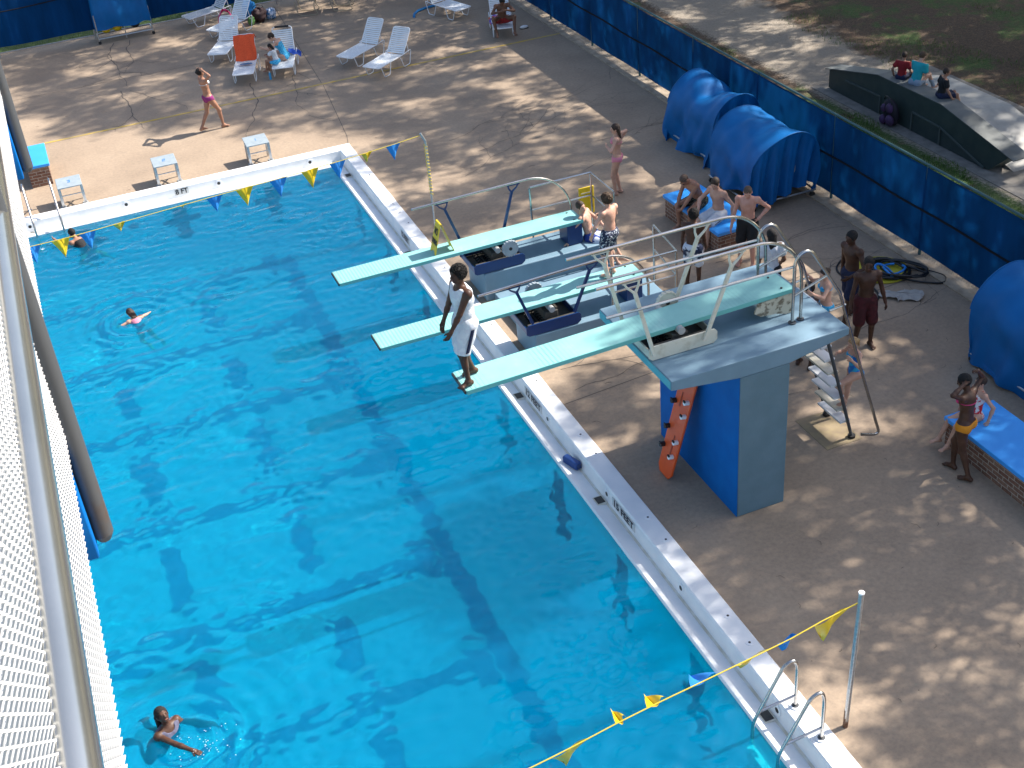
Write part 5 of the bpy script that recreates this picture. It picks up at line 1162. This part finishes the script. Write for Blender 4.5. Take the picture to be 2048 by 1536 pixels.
    child('eyes', e.v, e.f, MAT['eye']); l_ = MB().ellip(Vector((hc+Rh@A3((0, .090, -.060)))*s), (.022*s, .006*s, .007*s), Matrix(Rh.tolist()), 8, 6); child('mouth', l_.v, l_.f, MAT['lip'])
    if 'sunglasses' in wear:
        g_ = MB()
        for q in (-1, 1): g_.ellip(Vector((hc+Rh@A3((q*.032, .092, .008)))*s), (.024*s, .008*s, .015*s), Matrix(Rh.tolist()), 10, 6)
        child('sunglasses', g_.v, g_.f, MAT['black'])
    # ---- clothing
    def garment(name, prims, mat, clips=(), grow=0, lab=None, wob=.0):
        F4, o4 = field(prims, h*.9, clips, grow)
        V4, f4 = surf_nets(F4, o4, h*.9)
        if wob: V4 = V4+np.stack([np.sin(V4[:, 2]*31+V4[:, 1]*40), np.sin(V4[:, 2]*27+V4[:, 0]*43), 0*V4[:, 0]], 1)*wob
        if len(f4): return child(name, V4, f4, mat, lab)
    for wv in wear:
        if not isinstance(wv, tuple): continue
        kind, mat = wv[0], wv[1]; lab = wv[2] if len(wv) > 2 else None
        if kind == 'shorts':
            fr = wv[3] if len(wv) > 3 else .85; top = (P+up*.085, up)
            F4 = None; ps = [p for p in sel('pelvis', 'glute')]
            A_, o4 = field(ps+[('c', hips[q_], (hips[q_]*.15+J['kn'+L_]*.85), .100*g, .086*g, .02, 'g', None) for q_, L_ in ((-1, 'L'), (1, 'R'))], h*.9, [top], .014)
            axx = [o4[k_]+np.arange(A_.shape[k_])*h*.9 for k_ in range(3)]
            X, Y_, Z = np.meshgrid(*axx, indexing='ij'); PP = np.stack([X, Y_, Z], -1)
            for q_, L_ in ((-1, 'L'), (1, 'R')):
                d_ = J['kn'+L_]-hips[q_]; Ld = np.linalg.norm(d_); d_ /= Ld; side_ = (PP-P)@px*q_; cut = (PP-(hips[q_]+d_*Ld*fr))@d_
                near = np.linalg.norm(np.cross(PP-hips[q_], d_), axis=-1) < .2
                A_ = np.where((side_ > 0) & near, np.maximum(A_, cut), A_)
            V4, f4 = surf_nets(A_, o4, h*.9); V4 = V4+np.stack([np.sin(V4[:, 2]*35+V4[:, 1]*30), np.sin(V4[:, 2]*25+V4[:, 0]*38), 0*V4[:, 0]], 1)*.004; child('swim_shorts', V4, f4, mat, lab)
        elif kind == 'bottom':
            garment('bikini_bottom', sel('pelvis', 'glute', 'thigh'), mat, [(P+up*.035, up), (P-up*.02-px*.0, -up*1.0-px*0.0), ] if False else [(P+up*.045, up), (hips[1]-up*.075+px*.03, -up+px*.55), (hips[-1]-up*.075-px*.03, -up-px*.55)], .007, lab)
        elif kind == 'top':
            ps = [('e', chest+sx*q_*.068+fw*.085+up2*.045, A3((.060, .048, .050)), Rc, .012, 'b') for q_ in (-1, 1)]
            garment('bikini_top', ps, mat, (), 0.004, lab)
            band = MB(); cc = chest+up2*.02; ring = [tuple((cc+sx*(.150*cw*g)*math.cos(a)+fw*(.112*g)*math.sin(a))*s) for a in np.linspace(0, 2*math.pi, 28)[:-1]]
            band.tube(ring, .008*s, 6, closed=True)
            for q_ in (-1, 1): band.tube([tuple((chest+sx*q_*.066+fw*.115+up2*.08)*s), tuple((neck+sx*q_*.05+fw*.045-up2*.01)*s), tuple((neck-fw*.055)*s)], .006*s, 5)
            child('bikini_strings', band.v, band.f, mat)
        elif kind == 'onepiece':
            garment('swimsuit', sel('pelvis', 'glute', 'waist', 'chest', 'upper', 'breast'), mat, [(chest+up2*.095, up2), (hips[1]-up*.065+px*.05, -up+px*.75), (hips[-1]-up*.065-px*.05, -up-px*.75)], .006, lab)
            st_ = MB()
            for q_ in (-1, 1): st_.tube([tuple((chest+sx*q_*.08+fw*.10+up2*.085)*s), tuple((neck+sx*q_*.085+up2*.012)*s), tuple((chest+sx*q_*.07-fw*.09+up2*.085)*s)], .011*s, 6)
            child('swimsuit_straps', st_.v, st_.f, mat)
        elif kind in ('tank', 'shirt'):
            ps = sel('pelvis', 'waist', 'chest', 'upper', 'breast', 'shoulder')+([] if kind == 'tank' else sel('deltoid'))
            ps = [p for p in ps]
            if kind == 'shirt': ps += [('c', shd[q_], shd[q_]*.5+J['el'+L_]*.5, .062, .066, .03, 'sl', None) for q_, L_ in ((-1, 'L'), (1, 'R'))]
            cl = [(P-up*.02, -up), (neck+up2*.005, up2)]
            if kind == 'tank': cl += [(neck+sx*.115-up2*.05, sx+up2*.0), (neck-sx*.115-up2*.05, -sx)] if False else []
            F4, o4 = field(ps, h*.9, cl, .014)
            axx = [o4[k_]+np.arange(F4.shape[k_])*h*.9 for k_ in range(3)]; X, Y_, Z = np.meshgrid(*axx, indexing='ij'); PP = np.stack([X, Y_, Z], -1)
            nk = .085-np.linalg.norm((PP-(neck+up2*.035+fw*.055))*1.0, axis=-1); F4 = np.maximum(F4, nk)
            if kind == 'tank':
                for q_ in (-1, 1):
                    ah = .085-np.linalg.norm(PP-(shd[q_]+sx*q_*.035-up2*.02), axis=-1); F4 = np.maximum(F4, ah)
            V4, f4 = surf_nets(F4, o4, h*.9); V4 = V4+np.stack([np.sin(V4[:, 2]*28+V4[:, 0]*40), np.sin(V4[:, 2]*24+V4[:, 0]*50), 0*V4[:, 0]], 1)*.0035; child('tank_top' if kind == 'tank' else 'shirt', V4, f4, mat, lab)
        elif kind == 'trousers':
            garment('trousers', sel('pelvis', 'glute', 'thigh', 'knee', 'shin'), mat, [(P+up*.06, up)], .014, lab)
        elif kind == 'stripe':
            for q_, L_ in ((-1, 'L'), (1, 'R')):
                d_ = J['kn'+L_]-hips[q_]; sb = MB(); a_ = hips[q_]+px*q_*(.128*g)+d_*.05; b__ = hips[q_]+px*q_*(.122*g)+d_*.83
                sb.grid(lambda u, v: tuple((a_+(b__-a_)*v+pf*(u-.5)*.055+px*q_*(-.006-.02*(2*u-1)**2*.35))*s), 7, 14); child('side_stripe', sb.v, sb.f, mat)
    return ob
def cloth_m(n, a, b=None, sc_=20, lo=.47, hi=.53): return M(n, a, .85, b, sc_, lo=lo, hi=hi, bump=.9, bscale=22)
W_ = cloth_m('white_cloth', (.62, .65, .68), (.55, .58, .63), 12)
NAVY = cloth_m('navy_cloth', (.006, .012, .045)); BLK = cloth_m('black_cloth', (.008, .008, .010)); 
d2 = math.radians
# 1 the diver
person('boy in white tank top and white shorts standing at the tip of the tower board', (-2.42, -15.79, 2.957), d2(98), 1.66, 'dark', ('afro', 'black'),
       (('tank', W_), ('shorts', W_, None, .97), ('stripe', NAVY)),
       dict(pel=(0, -.02, .92), lean=(0, -.01, 1), chest=(0, .02, 1), fL=(-.115, .08, .08), fR=(.115, -.11, .08), tL=.1, tR=.15, hL=(-.17, .27, .92), hR=(.20, .23, .80), eL=(-.6, -.8, 0), eR=(.7, -.9, 0), gL=(.10, .55, -.8), gR=(-.35, .5, -.8), head=(.12, .02, 0), curl=.45), h=.0075, chub=1.18)
# 2 boy on board B
person('shirtless boy in dark patterned trunks standing on the middle board with his back turned', (1.80, -11.12, 1.09), d2(22), 1.56, 'fair', ('bushy', 'ltbrown'),
       (('shorts', cloth_m('navy_floral', (.008, .015, .05), (.45, .50, .55), 26, .54, .58), None, .98),),
       dict(pel=(0, 0, .92), lean=(.02, -.02, 1), chest=(-.03, .03, 1), fL=(-.12, -.02, .08), fR=(.11, .05, .08), hL=(-.34, .14, .92), hR=(.10, .26, 1.18), eL=(-1, -.4, 0), eR=(.9, -.3, -.4), head=(.25, -.02, 0), curl=.6))
# 3 boy seated on plinth A
person('boy in blue and white trunks sitting on the far plinth, leaning back on one arm', (2.50, -8.72, .58-.86+.10), d2(-135), 1.62, 'fair', ('short', 'brown'),
       (('shorts', cloth_m('royal_trunks', (.01, .035, .20), (.55, .6, .68), 4, .55, .57), 'blue trunks with white panels', .85),),
       dict(pel=(0, 0, .88), lean=(.10, -.28, 1), chest=(.10, -.22, 1), fL=(-.14, .60, .36), fR=(.12, .62, .36), kL=(0, .3, 1), kR=(0, .3, 1), hL=(-.18, .26, .98), hR=(.40, -.30, .86), eL=(-1, -.2, 0), eR=(.6, -.9, .2), gR=(.3, -.6, -.3), pnR=(0, 0, -1), head=(-.55, -.05, .1), curl=.25))
# 4 girl in pink
PINK = cloth_m('pink_cloth', (.62, .22, .30))
person('girl in a pink bikini with long wet dark hair standing alone on the deck', (4.37, -6.10, 0), d2(58), 1.60, 'fair', ('wet', 'brown'), (('top', PINK), ('bottom', PINK)),
       dict(pel=(0, 0, .93), chest=(0, -.04, 1), fL=(-.07, .05, .075), fR=(.08, -.04, .075), hL=(-.12, .20, 1.22), hR=(.30, -.05, 1.20), eL=(-.9, .2, -.7), eR=(1, -.7, -.2), gR=(-.6, -.3, -.3), head=(.25, -.12, 0)), fem=True)
# 5, 6 men on the bench
CAMO = cloth_m('camouflage_cloth', (.012, .014, .010), (.10, .10, .06), 16, .55, .58)
person('man with sunglasses leaning on his knees at the left end of the bench', (5.10, -8.36, .50-.86+.10), d2(102), 1.74, 'tan', ('cap_crop', 'shaved'), ('sunglasses', ('shorts', CAMO, 'black and olive shorts', .98)),
       dict(pel=(0, 0, .86), lean=(0, .42, 1), chest=(0, .62, 1), fL=(-.17, .40, .36), fR=(.16, .38, .36), kL=(-.2, .6, 1), kR=(.2, .6, 1), hL=(-.06, .52, .80), hR=(.07, .54, .77), eL=(-1, .1, .1), eR=(1, .1, .1), gL=(.5, .5, -.6), gR=(-.5, .5, -.6), head=(.1, -.42, 0), curl=.9))
person('man in white and black shorts propped on one arm at the middle of the bench', (5.12, -9.08, .50-.86+.10), d2(108), 1.72, 'fair', ('short', 'brown'), (('shorts', W_, 'white shorts with black trim', .98), ('stripe', BLK)),
       dict(pel=(0, 0, .86), lean=(0, -.02, 1), chest=(0, .12, 1), fL=(-.13, .46, .36), fR=(.12, .44, .36), kL=(-.1, .6, 1), kR=(.1, .6, 1), hL=(-.30, -.06, .84), hR=(.16, .40, .98), eL=(-1, -.5, 0), eR=(1, .1, 0), gL=(-.4, -.1, -.5), head=(.25, -.28, 0), curl=.3))
# 7 standing with tattoo
t7 = person('shirtless man in black shorts standing with hand on hip at the end of the bench', (5.05, -10.30, 0), d2(140), 1.74, 'pink', ('cap_crop', 'shaved'), (('shorts', BLK, None, 1.0),),
       dict(pel=(0, 0, .93), lean=(0, .0, 1), chest=(0, .10, 1), fL=(-.13, .10, .075), fR=(.14, -.06, .075), hL=(-.21, .02, 1.02), hR=(.28, .12, .86), eL=(-1, -.5, .2), eR=(.8, -.7, 0), head=(.1, -.45, 0)))
# 8 dark boy in front of the bench
person('dark haired boy in white and navy trunks standing between bench and tower', (3.74, -10.55, 0), d2(-40), 1.60, 'dark', ('afro', 'black'), (('shorts', cloth_m('white_navy_trunks', (.01, .02, .06), (.55, .60, .68), 5, .48, .52), None, 1.0),),
       dict(fL=(-.12, .02, .075), fR=(.12, .0, .075), hL=(-.24, .12, .82), hR=(.22, .18, .85), head=(-.3, -.15, 0)))
# 9 long hair white shirt
person('person with long black hair and white shirt seen just above the tower slab', (4.50, -12.0, 0), d2(-20), 1.62, 'brown', ('long', 'black'), (('shirt', W_), ('shorts', BLK, None, .9)),
       dict(hL=(-.22, .16, .95), hR=(.22, .16, .95), head=(.2, -.1, 0)), fem=True)
# 10 tall boy navy shorts
person('tall dark skinned boy in navy shorts walking left between hoses and ladder', (5.52, -12.95, 0), d2(100), 1.78, 'dark', ('short', 'black'), (('shorts', NAVY, None, 1.0),),
       dict(pel=(0, 0, .92), lean=(0, .0, 1), chest=(0, .10, 1), fL=(-.10, .20, .075), fR=(.11, -.22, .085), hL=(-.22, .26, 1.02), hR=(.27, -.06, .84), eL=(-.8, -.7, -.3), eR=(.5, -1, 0), head=(0, .0, 0)))
# 11 girl on top of ladder
AQ = cloth_m('aqua_cloth', (.02, .32, .62), (.10, .50, .75), 30)
person('girl in a light blue bikini at the top of the tower ladder, back turned', (3.16, -15.55, 1.62), d2(75), 1.30, 'fair', ('bun', 'brown'), (('top', AQ), ('bottom', AQ, 'light blue swim bottom')),
       dict(pel=(0, 0, .93), lean=(0, .05, 1), fL=(-.09, .12, .30), fR=(.10, .04, .02), kL=(0, 1, .4), hL=(-.40, .40, 1.42), hR=(.36, .30, 1.46), eL=(-.7, 0, -1), eR=(.7, -.2, -1), head=(.3, -.1, 0)), fem=True)
# 12 boy behind slab
person('dark skinned boy waiting behind the tower slab, one foot showing by the ladder', (4.02, -13.88, 0), d2(-60), 1.62, 'dark', ('short', 'black'), (('shorts', NAVY, None, .95),), dict(hL=(-.2, .2, .95), hR=(.2, .2, .95), fL=(-.16, .06, .075), fR=(.1, 0, .075)))
# 13 boy in dark red shorts
person('shirtless dark skinned boy in dark red shorts standing behind the ladder girl', (5.22, -13.78, 0), d2(165), 1.72, 'dark', ('short', 'black'), (('shorts', cloth_m('dark_red_cloth', (.07, .006, .008), (.05, .005, .006), 10), None, 1.06),),
       dict(pel=(0, 0, .93), fL=(-.14, .0, .075), fR=(.15, .02, .075), hL=(-.33, .06, .82), hR=(.31, .10, .80), eL=(-.5, -1, 0), eR=(.5, -1, 0), head=(-.35, .0, 0)))
# 14 girl on ladder
person('blond girl in a blue swimsuit climbing the tower ladder', (3.64, -15.72, .40), d2(88), 1.34, 'fair', ('ponytail', 'blond'), (('onepiece', cloth_m('blue_suit', (.01, .15, .52), (.03, .36, .62), 9)), ),
       dict(pel=(0, 0, .90), lean=(0, .10, 1), fL=(-.10, .26, .36), fR=(.10, .12, .02), kL=(0, 1, .2), kR=(0, 1, 0), hL=(-.36, .34, 1.44), hR=(.22, .28, 1.28), eL=(-.8, 0, -.8), eR=(.9, -.3, -.8), head=(.1, -.1, 0)), fem=True)
# 15 woman orange bottom
person('woman in pink top and orange bikini bottom, hands in her hair, at the right edge', (4.38, -17.33, 0), d2(25), 1.68, 'dark', ('short', 'black'), (('top', cloth_m('magenta_cloth', (.55, .04, .16))), ('bottom', cloth_m('orange_cloth', (.62, .23, .01)), 'orange swim bottom')),
       dict(pel=(0, -.02, .92), lean=(.05, .04, 1), chest=(.10, .10, 1), fL=(-.10, -.22, .085), fR=(.06, .10, .075), hL=(-.10, .04, 1.62), hR=(.28, .02, 1.66), eL=(-1, .2, .3), eR=(1, 0, .2), gL=(.8, 0, .1), gR=(-.6, 0, .4), head=(.1, -.35, 0), curl=.8), fem=True)
person('child in red and white swimsuit sitting on the bench behind the woman in orange', (5.0, -16.85, .50-.86+.12), d2(80), 1.40, 'fair', ('short', 'brown'), (('onepiece', cloth_m('red_white_suit', (.55, .02, .03), (.75, .72, .72), 11)),),
       dict(pel=(0, 0, .98), lean=(0, -.1, 1), fL=(-.14, .55, .46), fR=(.12, .58, .46), kL=(-.1, .5, 1), kR=(.1, .5, 1), hL=(-.3, -.1, .98), hR=(.3, .05, 1.0), head=(0, -.1, 0)), fem=True)
# 17 walker
person('woman in white bikini top and purple bottom walking with both hands in her hair', (-2.74, 2.98, 0), d2(-78), 1.66, 'tan', ('bun', 'black'), (('top', W_, 'white bikini top'), ('bottom', cloth_m('purple_cloth', (.22, .02, .14)), 'purple bikini bottom')),
       dict(pel=(0, -.03, .90), lean=(0, -.06, 1), chest=(0, -.12, 1), fL=(-.06, -.36, .11), fR=(.07, .20, .08), kL=(0, 1, 0), kR=(0, 1, 0), hL=(-.13, -.10, 1.62), hR=(.13, -.06, 1.64), eL=(-1, .35, .4), eR=(1, .35, .5), gL=(.6, -.5, .3), gR=(-.6, -.5, .3), head=(.25, .05, 0), curl=.7), fem=True)
# 18,19 woman and child on lounger
person('woman in a light blue swimsuit sitting on the lounger with the black head roll', (-.02, 6.32, .36-.86+.11), d2(60), 1.62, 'fair', ('short', 'brown'), (('onepiece', AQ),),
       dict(pel=(0, 0, .86), lean=(0, .25, 1), chest=(0, .45, 1), fL=(-.14, .50, .52), fR=(.16, .46, .52), kL=(-.2, .4, 1), kR=(.2, .4, 1), hL=(-.30, .52, 1.20), hR=(.10, .45, 1.06), eL=(-1, -.2, -.4), eR=(1, -.2, -.4), head=(.2, -.4, 0)), fem=True, h=.013)
person('small child in a white shirt sitting on the foot end of the same lounger', (-.34, 5.98, .36-.86*.62+.06), d2(55), 1.10, 'tan', ('wet', 'black'), (('shirt', W_), ('shorts', AQ, None, .6)),
       dict(pel=(0, 0, .86), lean=(0, .2, 1), fL=(-.12, .50, .48), fR=(.12, .50, .48), kL=(-.1, .4, 1), kR=(.1, .4, 1), hL=(-.05, .45, 1.12), hR=(.12, .45, 1.10), eL=(-1, -.2, -.5), eR=(1, -.2, -.5), head=(0, -.35, 0)), fem=True, h=.013)
# 20 man on lounger
person('man in dark red shorts eating on the lounger by the right fence', (6.30, 5.42, .36-.86+.11), d2(168), 1.74, 'brown', ('short', 'black'), (('shorts', cloth_m('red_cloth', (.30, .012, .01), (.20, .01, .01), 9), None, .8),),
       dict(pel=(0, 0, .86), lean=(0, .28, 1), chest=(0, .42, 1), fL=(-.26, .44, .575), fR=(.24, .40, .575), kL=(-.5, .5, 1), kR=(.5, .5, 1), hL=(-.06, .42, 1.22), hR=(.08, .42, 1.20), eL=(-1, .1, -.3), eR=(1, .1, -.3), gL=(.6, .2, .3), gR=(-.6, .2, .3), head=(0, -.35, 0), curl=1.1), h=.013)
# 21-23 swimmers
person('girl in a pink swimsuit swimming away in the middle of the pool', (-6.05, -5.95, -1.36), d2(20), 1.35, 'fair', ('wet', 'brown'), (('onepiece', PINK),),
       dict(pel=(0, -.12, 1.16), lean=(0, .55, .55), chest=(0, .75, .5), fL=(-.16, -.75, .85), fR=(.16, -.70, .78), hL=(-.26, .42, 1.24), hR=(.30, .40, 1.27), eL=(-1, 0, 0), eR=(1, 0, 0), ftL=(0, -1, -.2), ftR=(0, -1, -.2), head=(0, .15, 0)), fem=True, recv=True)
person('swimmer in dark suit holding the pool edge under the pennants at the far left', (-6.72, -1.75, -1.46), d2(28), 1.55, 'tan', ('short', 'black'), (('onepiece', BLK),),
       dict(pel=(.02, -.15, 1.14), lean=(0, .6, .5), chest=(0, .65, .7), fL=(-.25, -.80, .95), fR=(.22, -.85, .95), hL=(-.30, .66, 1.50), hR=(.20, .60, 1.38), eL=(-1, 0, 0), eR=(1, 0, 0), ftL=(0, -1, -.2), ftR=(0, -1, -.2), head=(0, .1, 0)), fem=True, recv=True)
person('swimmer with long black hair thrown back, one arm reaching out, at the bottom left', (-7.14, -16.92, -1.62), d2(-145), 1.66, 'dark', ('long', 'black'), (('tank', cloth_m('pale_lilac_cloth', (.09, .09, .14))), ('shorts', BLK, None, .8)),
       dict(pel=(0, -.28, 1.02), lean=(0, .30, .9), chest=(0, .15, .9), fL=(-.16, -.9, .75), fR=(.16, -.85, .72), hL=(-.45, .10, 1.10), hR=(.05, .66, 1.42), eL=(-1, 0, 0), eR=(1, .2, .3), pnR=(0, 0, -1), ftL=(0, -1, -.3), ftR=(0, -1, -.3), head=(-.2, .75, 0), curl=.2), fem=True, recv=True)
# 24-26 kids on the ramp
person('child in red shirt sitting on the skate ramp, left of the three', (11.86, -5.78, .91-.86*.72+.06), d2(-60), 1.22, 'tan', ('short', 'brown'), (('shirt', cloth_m('dark_red_shirt', (.24, .008, .012))), ('shorts', NAVY, None, .9)),
       dict(pel=(0, 0, .86), lean=(0, .12, 1), fL=(-.14, .58, .46), fR=(.14, .58, .46), kL=(0, .4, 1), kR=(0, .4, 1), hL=(-.30, .05, .90), hR=(.28, .22, .95), head=(0, -.1, 0)), h=.012)
person('child in turquoise shirt and jeans sitting on the skate ramp, middle of the three', (11.90, -6.25, .92-.86*.86+.07), d2(-75), 1.46, 'fair', ('short', 'ltbrown'), (('shirt', cloth_m('turquoise_shirt', (.01, .32, .36))), ('trousers', cloth_m('pale_jeans', (.26, .32, .40)))),
       dict(pel=(0, 0, .86), lean=(0, .25, 1), fL=(-.12, .55, .60), fR=(.14, .60, .60), kL=(0, .3, 1), kR=(0, .3, 1), hL=(-.10, .40, .98), hR=(.16, .36, .98), head=(0, -.1, 0)), h=.012)
person('child in black shirt sitting on the skate ramp, right of the three', (11.86, -7.2, .92-.86*.76+.06), d2(-110), 1.30, 'tan', ('short', 'brown'), (('shirt', BLK), ('shorts', NAVY, None, .9)),
       dict(pel=(0, 0, .86), lean=(0, .10, 1), fL=(-.14, .58, .46), fR=(.14, .58, .46), kL=(0, .4, 1), kR=(0, .4, 1), hL=(-.28, .20, .92), hR=(.32, .22, .84), head=(-.3, -.05, 0)), h=.012)
